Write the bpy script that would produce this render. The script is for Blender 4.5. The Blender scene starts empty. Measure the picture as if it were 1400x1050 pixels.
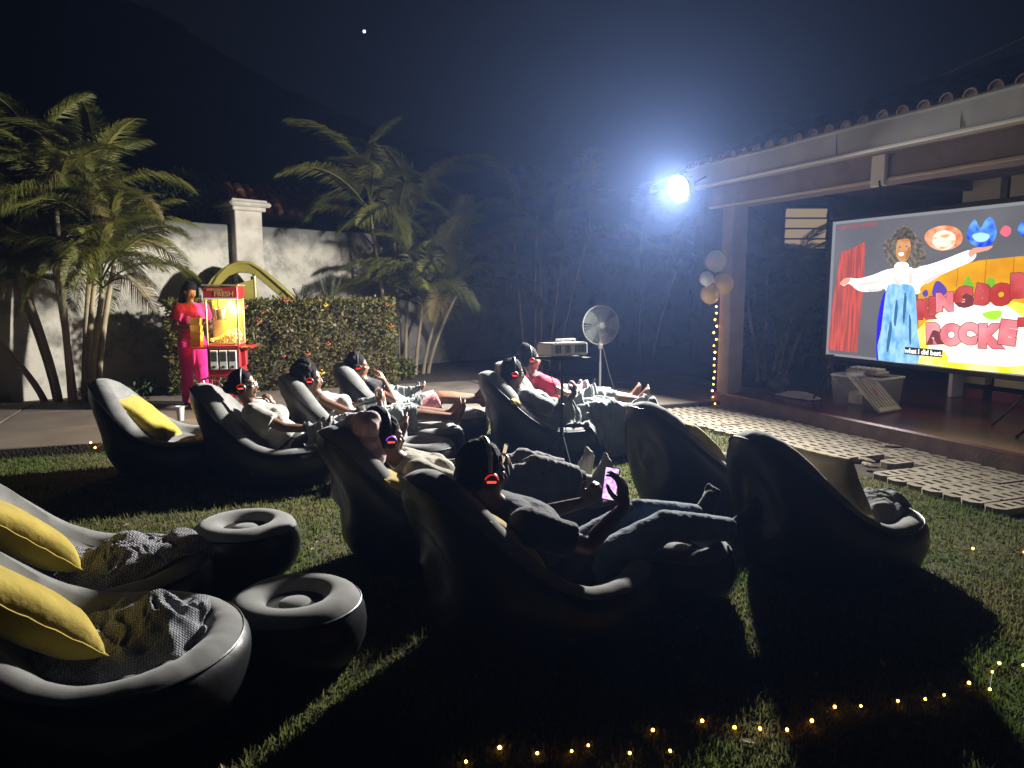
import bpy, bmesh, math, random
import numpy as np
from mathutils import Vector, Matrix, Quaternion, noise
from mathutils.bvhtree import BVHTree
R = math.radians
rnd = random.Random(7)
scene = bpy.context.scene
COL = scene.collection

# ------------------------------------------------------------------ camera, sky, exposure
CAM_H, PITCH, FPX = 1.55, R(7.3), 1011.0
cam_d = bpy.data.cameras.new('camera'); cam = bpy.data.objects.new('camera', cam_d); COL.objects.link(cam)
cam_d.sensor_width = 36.0; cam_d.lens = 36.0 * FPX / 1400.0; cam_d.clip_start = .05; cam_d.clip_end = 3000
cam.location = (0, 0, CAM_H); cam.rotation_euler = (R(90) - PITCH, 0, 0)
scene.camera = cam
world = bpy.data.worlds.new('World'); scene.world = world; world.use_nodes = True
wn = world.node_tree
for n in list(wn.nodes): wn.nodes.remove(n)
w_out = wn.nodes.new('ShaderNodeOutputWorld'); w_bg = wn.nodes.new('ShaderNodeBackground')
w_sky = wn.nodes.new('ShaderNodeTexSky'); w_sky.sky_type = 'NISHITA'; w_sky.sun_disc = False
w_sky.sun_elevation = R(-6.0); w_sky.sun_rotation = R(200)
w_mix = wn.nodes.new('ShaderNodeMix'); w_mix.data_type = 'RGBA'; w_mix.inputs[0].default_value = .93
w_mix.inputs[7].default_value = (.30, .34, .50, 1)
wn.links.new(w_sky.outputs[0], w_mix.inputs[6]); wn.links.new(w_mix.outputs[2], w_bg.inputs[0])
wn.links.new(w_bg.outputs[0], w_out.inputs[0]); w_bg.inputs[1].default_value = .0085
vs = scene.view_settings
vs.view_transform = 'Standard'; vs.look = 'None'; vs.gamma = 1; vs.use_curve_mapping = False; vs.exposure = 0
scene.cycles.use_denoising = True
scene.cycles.denoiser = 'OPENIMAGEDENOISE'
scene.cycles.max_bounces = 6; scene.cycles.diffuse_bounces = 3; scene.cycles.glossy_bounces = 3
scene.cycles.transparent_max_bounces = 12; scene.cycles.volume_bounces = 0; scene.cycles.transmission_bounces = 4
scene.cycles.sample_clamp_indirect = 6
FLOOD_W = 1650.0
FLOOD_POS = Vector((1.967, 9.0, 2.73))

# ------------------------------------------------------------------ pixel helpers (1400 x 1050 photograph)
def ray(px, py):
    x, y = (px - 700) / FPX, (525 - py) / FPX
    c, s = math.cos(PITCH), math.sin(PITCH)
    return Vector((x, c + y * s, -s + y * c))
def G(px, py, z=0.0):
    d = ray(px, py); t = (z - CAM_H) / d.z
    return Vector((0, 0, CAM_H)) + d * t
def AT(px, py, Y):
    d = ray(px, py); return Vector((0, 0, CAM_H)) + d * (Y / d.y)
# patio frame: u runs along the patio edge towards the viewer, v goes into the patio
PO = Vector((2.76, 9.66, 0)); PU = Vector((.370, -.929, 0)); PV = Vector((.929, .370, 0))
PZ = .20
PM = Matrix((( PU.x, PV.x, 0, PO.x), (PU.y, PV.y, 0, PO.y), (0, 0, 1, 0), (0, 0, 0, 1)))
def PP(u, v, z): return PO + PU * u + PV * v + Vector((0, 0, z))

# ------------------------------------------------------------------ materials
MATS = {}
def newmat(name):
    m = bpy.data.materials.new(name); m.use_nodes = True; MATS[name] = m
    return m, m.node_tree, m.node_tree.nodes['Principled BSDF']
def N(nt, t, **kw):
    n = nt.nodes.new(t)
    for k, v in kw.items(): setattr(n, k, v)
    return n
def mat(name, c, rough=.6, c2=None, scale=6., bump=0., bscale=None, metal=0., spec=None, sheen=0., detail=4., lo=.35, hi=.65, coat=0., obj=True, dist=.01):
    m, nt, b = newmat(name)
    b.inputs['Roughness'].default_value = rough; b.inputs['Metallic'].default_value = metal
    if spec is not None: b.inputs['Specular IOR Level'].default_value = spec
    if sheen: b.inputs['Sheen Weight'].default_value = sheen
    if coat: b.inputs['Coat Weight'].default_value = coat
    b.inputs['Base Color'].default_value = (*c, 1)
    tc = N(nt, 'ShaderNodeTexCoord'); co = tc.outputs['Object' if obj else 'Generated']
    if c2 is not None:
        no = N(nt, 'ShaderNodeTexNoise'); no.inputs['Scale'].default_value = scale; no.inputs['Detail'].default_value = detail
        nt.links.new(co, no.inputs['Vector'])
        cr = N(nt, 'ShaderNodeValToRGB'); cr.color_ramp.elements[0].position = lo; cr.color_ramp.elements[1].position = hi
        cr.color_ramp.elements[0].color = (*c, 1); cr.color_ramp.elements[1].color = (*c2, 1)
        nt.links.new(no.outputs['Fac'], cr.inputs[0]); nt.links.new(cr.outputs[0], b.inputs['Base Color'])
    if bump:
        nb = N(nt, 'ShaderNodeTexNoise'); nb.inputs['Scale'].default_value = bscale or scale * 3; nb.inputs['Detail'].default_value = 5
        nt.links.new(co, nb.inputs['Vector'])
        bp = N(nt, 'ShaderNodeBump'); bp.inputs['Strength'].default_value = bump; bp.inputs['Distance'].default_value = dist
        nt.links.new(nb.outputs['Fac'], bp.inputs['Height']); nt.links.new(bp.outputs[0], b.inputs['Normal'])
    return m
def emat(name, c, strength, c2=None, scale=8., lo=.4, hi=.6, squash=None):
    m, nt, b = newmat(name)
    nt.nodes.remove(b); e = N(nt, 'ShaderNodeEmission'); e.inputs[0].default_value = (*c, 1); e.inputs[1].default_value = strength
    nt.links.new(e.outputs[0], nt.nodes['Material Output'].inputs[0])
    if c2 is not None:
        tc = N(nt, 'ShaderNodeTexCoord'); mp = N(nt, 'ShaderNodeMapping')
        if squash: mp.inputs['Scale'].default_value = squash
        no = N(nt, 'ShaderNodeTexNoise'); no.inputs['Scale'].default_value = scale
        cr = N(nt, 'ShaderNodeValToRGB'); cr.color_ramp.elements[0].position = lo; cr.color_ramp.elements[1].position = hi
        cr.color_ramp.elements[0].color = (*c, 1); cr.color_ramp.elements[1].color = (*c2, 1)
        nt.links.new(tc.outputs['Object'], mp.inputs[0]); nt.links.new(mp.outputs[0], no.inputs['Vector'])
        nt.links.new(no.outputs['Fac'], cr.inputs[0]); nt.links.new(cr.outputs[0], e.inputs[0])
    return m

# ------------------------------------------------------------------ mesh builder
class MB:
    def __init__(s): s.v = []; s.f = []
    def add(s, vs_, fs_, M=None):
        o = len(s.v)
        s.v += [tuple(M @ Vector(p)) for p in vs_] if M is not None else [tuple(p) for p in vs_]
        s.f += [tuple(i + o for i in f) for f in fs_]
        return s
    def box(s, c, size, M=None, rot=None):
        x, y, z = size[0] / 2, size[1] / 2, size[2] / 2
        vv = [Vector((a * x, b * y, d * z)) for a in (-1, 1) for b in (-1, 1) for d in (-1, 1)]
        if rot is not None: vv = [rot @ p for p in vv]
        vv = [p + Vector(c) for p in vv]
        return s.add(vv, [(0, 1, 3, 2), (4, 6, 7, 5), (0, 4, 5, 1), (2, 3, 7, 6), (0, 2, 6, 4), (1, 5, 7, 3)], M)
    def bbox(s, c, size, bev=.01, M=None, rot=None):        # box with chamfered edges
        x, y, z = (d / 2 for d in size); b = min(bev, x * .9, y * .9, z * .9)
        vv = []; ff = []
        idx = {}
        for sx in (-1, 1):
            for sy in (-1, 1):
                for sz in (-1, 1):
                    for k in range(3):
                        p = [sx * (x - b), sy * (y - b), sz * (z - b)]; p[k] = (sx * x, sy * y, sz * z)[k]
                        idx[(sx, sy, sz, k)] = len(vv); vv.append(Vector(p))
        I = idx
        for k in range(3):
            a, c2 = [i for i in range(3) if i != k]
            for sg in (-1, 1):
                q = []
                for da, dc in ((-1, -1), (1, -1), (1, 1), (-1, 1)):
                    t = [0, 0, 0]; t[k] = sg; t[a] = da; t[c2] = dc; q.append(I[(*t, k)])
                ff.append(q)
        for a in range(3):                                  # edge chamfers along axis a
            k1, k2 = [i for i in range(3) if i != a]
            for s1 in (-1, 1):
                for s2 in (-1, 1):
                    t0 = [0, 0, 0]; t1 = [0, 0, 0]; t0[a] = -1; t1[a] = 1
                    for t in (t0, t1): t[k1] = s1; t[k2] = s2
                    ff.append((I[(*t0, k1)], I[(*t1, k1)], I[(*t1, k2)], I[(*t0, k2)]))
        for sx in (-1, 1):
            for sy in (-1, 1):
                for sz in (-1, 1): ff.append(tuple(I[(sx, sy, sz, k)] for k in range(3)))
        if rot is not None: vv = [rot @ p for p in vv]
        return s.add([p + Vector(c) for p in vv], ff, M)
    def tube(s, pts, radii, n=8, cap=True, M=None, close=False):
        pts = [Vector(p) for p in pts]; m = len(pts)
        if not hasattr(radii, '__len__'): radii = [radii] * m
        vv = []; ff = []; up = None
        for i, p in enumerate(pts):
            if close: t = pts[(i + 1) % m] - pts[i - 1]
            else: t = pts[min(i + 1, m - 1)] - pts[max(i - 1, 0)]
            t.normalize()
            if up is None:
                a = Vector((0, 0, 1)) if abs(t.z) < .9 else Vector((1, 0, 0)); up = (a - t * a.dot(t)).normalized()
            else: up = (up - t * up.dot(t)).normalized()
            w = t.cross(up)
            for k in range(n):
                an = 2 * math.pi * k / n
                vv.append(p + (up * math.cos(an) + w * math.sin(an)) * radii[i])
        for i in range(m if close else m - 1):
            j = (i + 1) % m
            for k in range(n):
                l = (k + 1) % n; ff.append((i * n + k, i * n + l, j * n + l, j * n + k))
        if cap and not close:
            ff.append(tuple(range(n))[::-1]); ff.append(tuple((m - 1) * n + k for k in range(n)))
        return s.add(vv, ff, M)
    def capsule(s, p0, r0, p1, r1, n=12):
        p0, p1 = Vector(p0), Vector(p1); d = (p1 - p0)
        L = d.length; d = d / L if L > 1e-6 else Vector((0, 0, 1))
        P = []; Q = []
        for a in (-80, -55, -28): P.append(p0 + d * (r0 * math.sin(R(a)))); Q.append(r0 * math.cos(R(a)))
        P.append(p0.copy()); Q.append(r0)
        if L > 1e-6:
            P.append((p0 + p1) / 2); Q.append((r0 + r1) / 2); P.append(p1.copy()); Q.append(r1)
        for a in (28, 55, 80): P.append(p1 + d * (r1 * math.sin(R(a)))); Q.append(r1 * math.cos(R(a)))
        # explicit frame, so the rings stay aligned
        a = Vector((0, 0, 1)) if abs(d.z) < .9 else Vector((1, 0, 0)); up = (a - d * a.dot(d)).normalized(); w = d.cross(up)
        vv = []; ff = []; m = len(P)
        for i in range(m):
            for k in range(n):
                an = 2 * math.pi * k / n; vv.append(P[i] + (up * math.cos(an) + w * math.sin(an)) * Q[i])
        for i in range(m - 1):
            for k in range(n):
                l = (k + 1) % n; ff.append((i * n + k, i * n + l, (i + 1) * n + l, (i + 1) * n + k))
        ff.append(tuple(range(n))[::-1]); ff.append(tuple((m - 1) * n + k for k in range(n)))
        return s.add(vv, ff)
    def chain(s, pts, rad, n=12):
        for i in range(len(pts) - 1): s.capsule(pts[i], rad[i], pts[i + 1], rad[i + 1], n)
        return s
    def ell(s, c, rad, rot=None, n=16, m=10, M=None):
        c = Vector(c); vv = []; ff = []
        for i in range(1, m):
            a = math.pi * i / m
            for k in range(n):
                b = 2 * math.pi * k / n
                p = Vector((rad[0] * math.sin(a) * math.cos(b), rad[1] * math.sin(a) * math.sin(b), rad[2] * math.cos(a)))
                vv.append(c + (rot @ p if rot is not None else p))
        for i in range(m - 2):
            for k in range(n):
                l = (k + 1) % n; ff.append((i * n + k, (i + 1) * n + k, (i + 1) * n + l, i * n + l))
        for z, base in ((1, 0), (-1, (m - 2) * n)):
            p = Vector((0, 0, rad[2] * z)); vv.append(c + (rot @ p if rot is not None else p)); t = len(vv) - 1
            for k in range(n):
                l = (k + 1) % n; ff.append((t, base + k, base + l) if z > 0 else (t, base + l, base + k))
        return s.add(vv, ff, M)
    def lathe(s, prof, n=32, M=None):
        vv = []; ff = []; m = len(prof)
        for r, z in prof:
            for k in range(n):
                a = 2 * math.pi * k / n; vv.append((r * math.cos(a), r * math.sin(a), z))
        for i in range(m - 1):
            for k in range(n):
                l = (k + 1) % n; ff.append((i * n + k, i * n + l, (i + 1) * n + l, (i + 1) * n + k))
        ff.append(tuple(range(n))[::-1]); ff.append(tuple((m - 1) * n + k for k in range(n)))
        return s.add(vv, ff, M)
    def prism(s, poly, z0, z1, M=None):
        n = len(poly)
        vv = [(p[0], p[1], z0) for p in poly] + [(p[0], p[1], z1) for p in poly]
        ff = [tuple(range(n))[::-1], tuple(range(n, 2 * n))] + [(i, (i + 1) % n, n + (i + 1) % n, n + i) for i in range(n)]
        return s.add(vv, ff, M)
    def mesh(s, name, off=(0, 0, 0), smooth=True):
        me = bpy.data.meshes.new(name); o = Vector(off)
        me.from_pydata([(p[0] - o.x, p[1] - o.y, p[2] - o.z) for p in s.v], [], s.f)
        fix(me, smooth); return me
def fix(me, smooth=True, ang=40):
    bm = bmesh.new(); bm.from_mesh(me); bmesh.ops.recalc_face_normals(bm, faces=bm.faces); bm.to_mesh(me); bm.free()
    if smooth:
        me.shade_smooth()
        try: me.set_sharp_from_angle(angle=R(ang))
        except Exception: pass
def tag(o, label=None, cat=None, group=None, kind=None):
    if label: o['label'] = label
    if cat: o['category'] = cat
    if group: o['group'] = group
    if kind: o['kind'] = kind
    return o
def mo(name, me, m, parent=None):
    o = bpy.data.objects.new(name, me); COL.objects.link(o)
    if m is not None and not me.materials: me.materials.append(m if not isinstance(m, str) else MATS[m])
    if parent is not None: o.parent = parent
    return o
def struct(name, mb, m, smooth=False, kind='structure'):
    o = mo(name, mb.mesh(name, smooth=smooth), m); o['kind'] = kind; return o
def frame(x, y, head=0., z=0.): return Matrix.Translation((x, y, z)) @ Matrix.Rotation(R(head), 4, 'Z')
class Thing:
    """one thing: parts collected in a local frame, then an Empty at its base (or one mesh) in the scene"""
    def __init__(s, name, label, cat, M=None, group=None):
        s.name, s.label, s.cat, s.M, s.group = name, label, cat, M or Matrix.Identity(4), group; s.parts = []
    def add(s, name, mb, m, parent=None, smooth=True, label=None, kind=None):
        s.parts.append([name, mb, m, parent, smooth, label, kind]); return len(s.parts) - 1
    def finish(s):
        allv = []
        for p in s.parts:
            allv += p[1].v if isinstance(p[1], MB) else [tuple(v.co) for v in p[1].vertices]
        A = np.array(allv); lo, hi = A.min(0), A.max(0)
        base = Vector(((lo[0] + hi[0]) / 2, (lo[1] + hi[1]) / 2, lo[2]))
        def me_of(p):
            if isinstance(p[1], MB): return p[1].mesh(p[0], base, p[4])
            p[1].transform(Matrix.Translation(-base)); return p[1]
        if len(s.parts) == 1:
            p = s.parts[0]; root = mo(s.name, me_of(p), p[2]); s.objs = [root]
        else:
            root = bpy.data.objects.new(s.name, None); COL.objects.link(root); root.empty_display_size = .1
            s.objs = []
            for p in s.parts:
                o = mo(p[0], me_of(p), p[2], root if p[3] is None else s.objs[p[3]])
                if p[5]: o['label'] = p[5]
                if p[6]: o['kind'] = p[6]
                s.objs.append(o)
        root.matrix_world = s.M @ Matrix.Translation(base)
        tag(root, s.label, s.cat, s.group); s.root = root; s.base = base
        return root
def copy_tree(o, parent=None):
    c = o.copy(); COL.objects.link(c); c.parent = parent
    for ch in list(o.children): copy_tree(ch, c)
    return c
def bake(mb, voxel, it=4, fac=.5):
    """union of overlapping closed pieces -> one continuous smooth surface"""
    me = mb.mesh('tmp'); o = bpy.data.objects.new('tmp', me); COL.objects.link(o)
    md = o.modifiers.new('r', 'REMESH'); md.mode = 'VOXEL'; md.voxel_size = voxel; md.use_smooth_shade = True
    if it:
        sm = o.modifiers.new('s', 'SMOOTH'); sm.factor = fac; sm.iterations = it
    dg = bpy.context.evaluated_depsgraph_get(); dg.update()
    out = bpy.data.meshes.new_from_object(o.evaluated_get(dg)); out.shade_smooth()
    bpy.data.objects.remove(o); bpy.data.meshes.remove(me)
    return out
def displace(me, fn):
    nr = [v.normal.copy() for v in me.vertices]
    for v, n in zip(me.vertices, nr): v.co += n * fn(v.co)
    me.update()
def ridged(p, oct=3):
    s, a = 0., 1.
    for i in range(oct):
        s += a * (1 - abs(noise.noise(p)) * 2); a *= .5; p = p * 2.1 + Vector((3.1, 1.7, 5.2))
    return s / 1.75
def text_mesh(txt, size, offset=0., extrude=.002, align='CENTER'):
    cu = bpy.data.curves.new('t', 'FONT'); cu.body = txt; cu.size = size; cu.offset = offset; cu.extrude = extrude
    cu.align_x = align; cu.align_y = 'CENTER'; cu.resolution_u = 3
    o = bpy.data.objects.new('t', cu); COL.objects.link(o)
    dg = bpy.context.evaluated_depsgraph_get(); dg.update()
    me = bpy.data.meshes.new_from_object(o.evaluated_get(dg)); me.materials.clear()
    bpy.data.objects.remove(o); bpy.data.curves.remove(cu)
    return me
def smooth01(a, b, x):
    t = min(1, max(0, (x - a) / (b - a))); return t * t * (3 - 2 * t)

def translucent(m, w, tint=1.6):
    nt = m.node_tree; b = nt.nodes['Principled BSDF']; t = N(nt, 'ShaderNodeBsdfTranslucent'); mx = N(nt, 'ShaderNodeMixShader'); mx.inputs[0].default_value = w
    src = b.inputs['Base Color'].links[0].from_socket if b.inputs['Base Color'].links else None
    if src: nt.links.new(src, t.inputs[0])
    else: t.inputs[0].default_value = b.inputs['Base Color'].default_value
    nt.links.new(b.outputs[0], mx.inputs[1]); nt.links.new(t.outputs[0], mx.inputs[2]); nt.links.new(mx.outputs[0], nt.nodes['Material Output'].inputs[0])
# materials used by many
mat('black_vinyl', (.0045, .005, .007), .40, (.008, .008, .011), 5, bump=.35, bscale=7, spec=.45, dist=.012)
mat('grey_flock', (.165, .165, .158), .95, (.21, .21, .20), 14, bump=.25, bscale=240, sheen=.25, spec=.1, dist=.002)
mat('yellow_cloth', (.36, .265, .035), .9, (.44, .33, .05), 9, bump=.4, bscale=30, sheen=.3, spec=.1)
mat('concrete', (.20, .185, .165), .9, (.30, .28, .25), 2.2, bump=.5, bscale=60)
mat('soil', (.030, .021, .014), 1., (.055, .04, .027), 9, bump=.8, bscale=40, dist=.03)
mat('black_plastic', (.012, .012, .013), .45)
mat('black_metal', (.015, .015, .016), .4, metal=.4)
mat('white_plastic', (.72, .71, .68), .45)
mat('aged_white', (.40, .42, .39), .5)
mat('chrome', (.6, .6, .6), .22, metal=1.)
mat('red_paint', (.42, .022, .022), .38, (.34, .018, .018), 8)
mat('brass', (.62, .46, .16), .32, metal=.8)
emat('led_red', (1., .025, .012), 5.); emat('led_ring', (1., .02, .012), .9); emat('led_violet', (.45, .06, 1.), 1.2)
emat('bulb', (1., .42, .05), 20.)
mat('thin_wire', (.06, .05, .035), .6)
def quick(mb, name):
    me = bpy.data.meshes.new(name); me.from_pydata(mb.v, [], mb.f); return me
# ------------------------------------------------------------------ setting
mat('earth', (.02, .022, .014), 1., (.035, .03, .02), 3, bump=.5, bscale=20)
mat('forest', (.006, .009, .006), 1., (.012, .016, .010), .35, bump=.6, bscale=2, dist=.5)
mat('lawn_soil', (.050, .060, .020), 1., (.085, .072, .034), 5, bump=.9, bscale=90, dist=.02)
mat('step_face', (.085, .050, .042), .7, (.13, .080, .066), 6, bump=.4, bscale=30)
mat('patio_red', (.125, .030, .021), .25, (.175, .048, .032), 3, bump=.08, bscale=16)
mat('paver', (.20, .172, .125), .95, (.29, .252, .19), 7, bump=.6, bscale=70)

mb = MB(); mb.add([(-160, -60, -.06), (160, -60, -.06), (160, 160, -.06), (-160, 160, -.06)], [(0, 1, 2, 3)])
struct('ground', mb, 'earth')
def sheet(name, u0, u1, v0, v1, z, m, nu=1, nv=1, bumpf=None):
    mb = MB(); vv = []; ff = []
    for i in range(nu + 1):
        for j in range(nv + 1):
            u = u0 + (u1 - u0) * i / nu; v = v0 + (v1 - v0) * j / nv; p = PP(u, v, z)
            if bumpf: p.z += bumpf(p)
            vv.append(p)
    for i in range(nu):
        for j in range(nv):
            a = i * (nv + 1) + j; ff.append((a, a + 1, a + nv + 2, a + nv + 1))
    mb.add(vv, ff); return struct(name, mb, m, smooth=nu > 1)
lawn = sheet('lawn', .02, 11.5, -11.5, -1.13, -.012, 'lawn_soil', 90, 80, lambda p: .012 * noise.noise(p * 2.3))

# hillside
mb = MB(); vv = []; ff = []
prof = [(-90, 46), (-52, 36), (-40, 30), (-30, 25.5), (-23, 21.2), (-17, 18.2), (-10, 15.6), (-4, 13.6), (6, 10.6), (20, 8), (45, 6.5), (90, 5)]
def hill_top(x):
    for (a, ha), (b, hb) in zip(prof, prof[1:]):
        if a <= x <= b: return ha + (hb - ha) * (x - a) / (b - a)
    return 5
NX, NY = 150, 16
for i in range(NX + 1):
    x = -85 + 170 * i / NX
    for j in range(NY + 1):
        t = j / NY; y = 38 + 34 * t
        z = hill_top(x * 72 / 72) * smooth01(0, 1, t) + (noise.noise(Vector((x * .35, y * .2, 0))) * .9 + noise.noise(Vector((x * 1.3, y * .8, 3))) * .55) * (.25 + t) - .3
        vv.append((x, y, z))
for i in range(NX):
    for j in range(NY):
        a = i * (NY + 1) + j; ff.append((a, a + 1, a + NY + 2, a + NY + 1))
mb.add(vv, ff); struct('hill', mb, 'forest', smooth=True)

# driveway of cast slabs, a kerb step above the lawn
DZ = .09
mb = MB(); a = [PP(-.02, -12.0, 0), PP(-.02, 1.2, 0), PP(-3.3, 1.2, 0), PP(-3.3, -12.0, 0)]
mb.add([(p.x, p.y, -.05) for p in a] + [(p.x, p.y, DZ - .012) for p in a], [(0, 1, 2, 3), (4, 5, 6, 7), (0, 1, 5, 4), (1, 2, 6, 5), (2, 3, 7, 6), (3, 0, 4, 7)])
drive = struct('driveway', mb, 'soil')
mat('slab_a', (.090, .074, .060), .8, (.165, .138, .110), 2.4, bump=.45, bscale=50)
mat('slab_b', (.105, .084, .064), .8, (.150, .124, .096), 1.7, bump=.45, bscale=45)
for i in range(3):
    for j in range(11):
        u0 = -.02 - i * 1.09; v0 = -12 + j * 1.2
        mb = MB(); du, dv = .535, .592; zz = DZ + rnd.uniform(-.004, .004)
        mb.bbox((0, 0, -.03), (2 * du, 2 * dv, .06), .008)
        o = mo('slab', mb.mesh('slab', smooth=False), rnd.choice(['slab_a', 'slab_b']), drive)
        c = PP(u0 - .545, v0 + .6, zz); o.location = c; o.rotation_euler = (rnd.uniform(-.003, .003), rnd.uniform(-.003, .003), math.atan2(PU.y, PU.x))
# planting bed along the wall
mb = MB(); vv = []; ff = []
for i in range(41):
    for j in range(13):
        p = PP(-3.3 - 7.5 * j / 12, -12 + 17.0 * i / 40, .05); p.z += .05 * noise.noise(p * 1.7) - .02 * (j == 0); vv.append(p)
for i in range(40):
    for j in range(12): a = i * 13 + j; ff.append((a, a + 1, a + 14, a + 13))
mb.add(vv, ff); struct('planting_bed', mb, 'soil', smooth=True)

# patio floor, step and the strip of turf pavers
mb = MB(); q = [PP(-.15, 0, 0), PP(9.5, 0, 0), PP(9.5, 5.5, 0), PP(-.15, 5.5, 0)]
b = .018; q2 = [PP(-.15 + b, b, 0), PP(9.5, b, 0), PP(9.5, 5.5, 0), PP(-.15 + b, 5.5, 0)]
mb.add([(p.x, p.y, -.05) for p in q] + [(p.x, p.y, PZ - b) for p in q] + [(p.x, p.y, PZ) for p in q2],
       [(8, 9, 10, 11)] + [(i, (i + 1) % 4, 4 + (i + 1) % 4, 4 + i) for i in range(4)] + [(4 + i, 4 + (i + 1) % 4, 8 + (i + 1) % 4, 8 + i) for i in range(4)])
pf = struct('patio_floor', mb, 'patio_red')
pf.data.materials.append(MATS['step_face'])
for p in pf.data.polygons:
    if abs(p.normal.z) < .5: p.material_index = 1
path = sheet('path', -2.2, 9.5, -1.12, -.002, -.02, 'soil', 60, 8, lambda p: .02 * noise.noise(p * 6))
def paver_mesh(broken=0, n=4):
    # long six-sided concrete block with a ladder of slots through it
    W, pit, sl, sw = .158, .098, .088, .042
    L = n * pit; tip = .045
    bm = bmesh.new(); hh = .05
    xs = [-W / 2, -sl / 2, sl / 2, W / 2]
    ys = [-L / 2]
    for k in range(n): c = -L / 2 + pit * (k + .5); ys += [c - sw / 2, c + sw / 2]
    ys.append(L / 2)
    faces = []
    P = {}
    def vert(x, y): 
        k = (round(x, 4), round(y, 4))
        if k not in P: P[k] = bm.verts.new((x, y, 0))
        return P[k]
    ny = len(ys) - 1 - (2 if broken else 0)
    for j in range(ny):
        for i in range(3):
            if i == 1 and j % 2 == 1: continue
            faces.append(bm.faces.new([vert(xs[i], ys[j]), vert(xs[i + 1], ys[j]), vert(xs[i + 1], ys[j + 1]), vert(xs[i], ys[j + 1])]))
    for sg, yy in ((-1, ys[0]), (1, ys[ny])):
        a = [vert(x, yy) for x in xs]; t0 = bm.verts.new((-W * .22, yy + sg * tip, 0)); t1 = bm.verts.new((W * .22, yy + sg * tip, 0))
        bm.faces.new([a[0], a[1], t0] if sg > 0 else [a[0], t0, a[1]]); bm.faces.new([a[1], a[2], t1, t0] if sg > 0 else [a[1], t0, t1, a[2]])
        bm.faces.new([a[2], a[3], t1] if sg > 0 else [a[2], t1, a[3]])
    r = bmesh.ops.extrude_face_region(bm, geom=list(bm.faces))
    for v in r['geom']:
        if isinstance(v, bmesh.types.BMVert): v.co.z -= hh
    bmesh.ops.recalc_face_normals(bm, faces=bm.faces)
    me = bpy.data.meshes.new('paver'); bm.to_mesh(me); bm.free(); me.materials.append(MATS['paver']); return me
pm, pmb, pmh = paver_mesh(), paver_mesh(1), paver_mesh(0, 2)
ang = math.atan2(PU.y, PU.x); k = 0
for i in range(62):
    u = -1.75 + i * .1605
    for j in range(3):
        v = (-.25, -.69, -1.03)[j] if i % 2 == 0 else (-.47, -.91, -.125)[j]
        if u > 3.05 and u < 3.4 and v < -.6: continue
        if j == 2 and rnd.random() < .22: continue
        o = mo('paver', pmh if j == 2 else (pmb if rnd.random() < .04 else pm), None, path)
        o.location = PP(u + rnd.uniform(-.004, .004), v + rnd.uniform(-.005, .005), .032 + rnd.uniform(-.004, .004))
        o.rotation_euler = (rnd.uniform(-.012, .012), rnd.uniform(-.012, .012), ang + rnd.uniform(-.01, .01))
for (u, v, r) in ((3.1, -.78, .06), (3.24, -.92, .05), (2.75, -.07, .09), (2.5, -.05, .06), (1.35, -.06, .05)):
    mb = MB(); mb.ell((0, 0, 0), (r * 1.3, r, .02), n=7, m=5)
    o = mo('broken_paver', mb.mesh('broken_paver', smooth=False), 'paver', path); o.location = PP(u, v, .03); o.rotation_euler = (.1, -.15, r * 40)

# grass: single blades
translucent(mat('grass', (.085, .125, .024), .75, (.155, .145, .055), 1.3, spec=.2), .5)
rs = np.random.RandomState(3)
def grass_points(n):
    # denser near the camera; keep to what the photograph can see
    d = 1.7 + 9.0 * rs.rand(n) ** 1.25; a = (rs.rand(n) - .5) * 1.75
    x = d * a * .86; y = d
    u = (x - PO.x) * PU.x + (y - PO.y) * PU.y; v = (x - PO.x) * PV.x + (y - PO.y) * PV.y
    ok = (u > .02) & (v < -1.13 + .03 * np.sin(u * 9)) & (y < 10)
    pt = np.stack([x, y], 1)[ok]
    patch = np.sin(pt[:, 0] * 3.1 + 1.3 * np.sin(pt[:, 1] * 2.3)) * np.sin(pt[:, 1] * 2.7 + np.sin(pt[:, 0] * 1.9))
    return pt[rs.rand(len(pt)) < .72 + .28 * patch]
pts = grass_points(330000); n = len(pts)
hgt = .018 + .026 * rs.rand(n) ** 1.6; wid = .0022 + .0022 * rs.rand(n) + .0006 * pts[:, 1] * .5; yaw = rs.rand(n) * 6.283; lean = (rs.rand(n) ** .8) * 1.15
dx, dy = np.cos(yaw), np.sin(yaw); ld = yaw + 1.57 + (rs.rand(n) - .5); lx, ly = np.cos(ld), np.sin(ld)
V = np.zeros((n, 5, 3)); z0 = -.012
sl_, cl_ = np.sin(lean * .55), np.cos(lean * .55); s2, c2 = np.sin(lean), np.cos(lean)
V[:, 0, 0] = pts[:, 0] - dx * wid; V[:, 0, 1] = pts[:, 1] - dy * wid; V[:, 1, 0] = pts[:, 0] + dx * wid; V[:, 1, 1] = pts[:, 1] + dy * wid
V[:, :2, 2] = z0
mx = pts[:, 0] + lx * hgt * .5 * sl_; my = pts[:, 1] + ly * hgt * .5 * sl_; mz = z0 + hgt * .5 * cl_
V[:, 2, 0] = mx + dx * wid * .8; V[:, 2, 1] = my + dy * wid * .8; V[:, 3, 0] = mx - dx * wid * .8; V[:, 3, 1] = my - dy * wid * .8
V[:, 2, 2] = mz; V[:, 3, 2] = mz
V[:, 4, 0] = mx + lx * hgt * .6 * s2; V[:, 4, 1] = my + ly * hgt * .6 * s2; V[:, 4, 2] = mz + hgt * .6 * c2
me = bpy.data.meshes.new('grass'); me.vertices.add(n * 5); me.vertices.foreach_set('co', V.reshape(-1))
idx = np.arange(n)[:, None] * 5; loops = np.concatenate([idx + 0, idx + 1, idx + 2, idx + 3, idx + 3, idx + 2, idx + 4], 1).reshape(-1)
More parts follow.
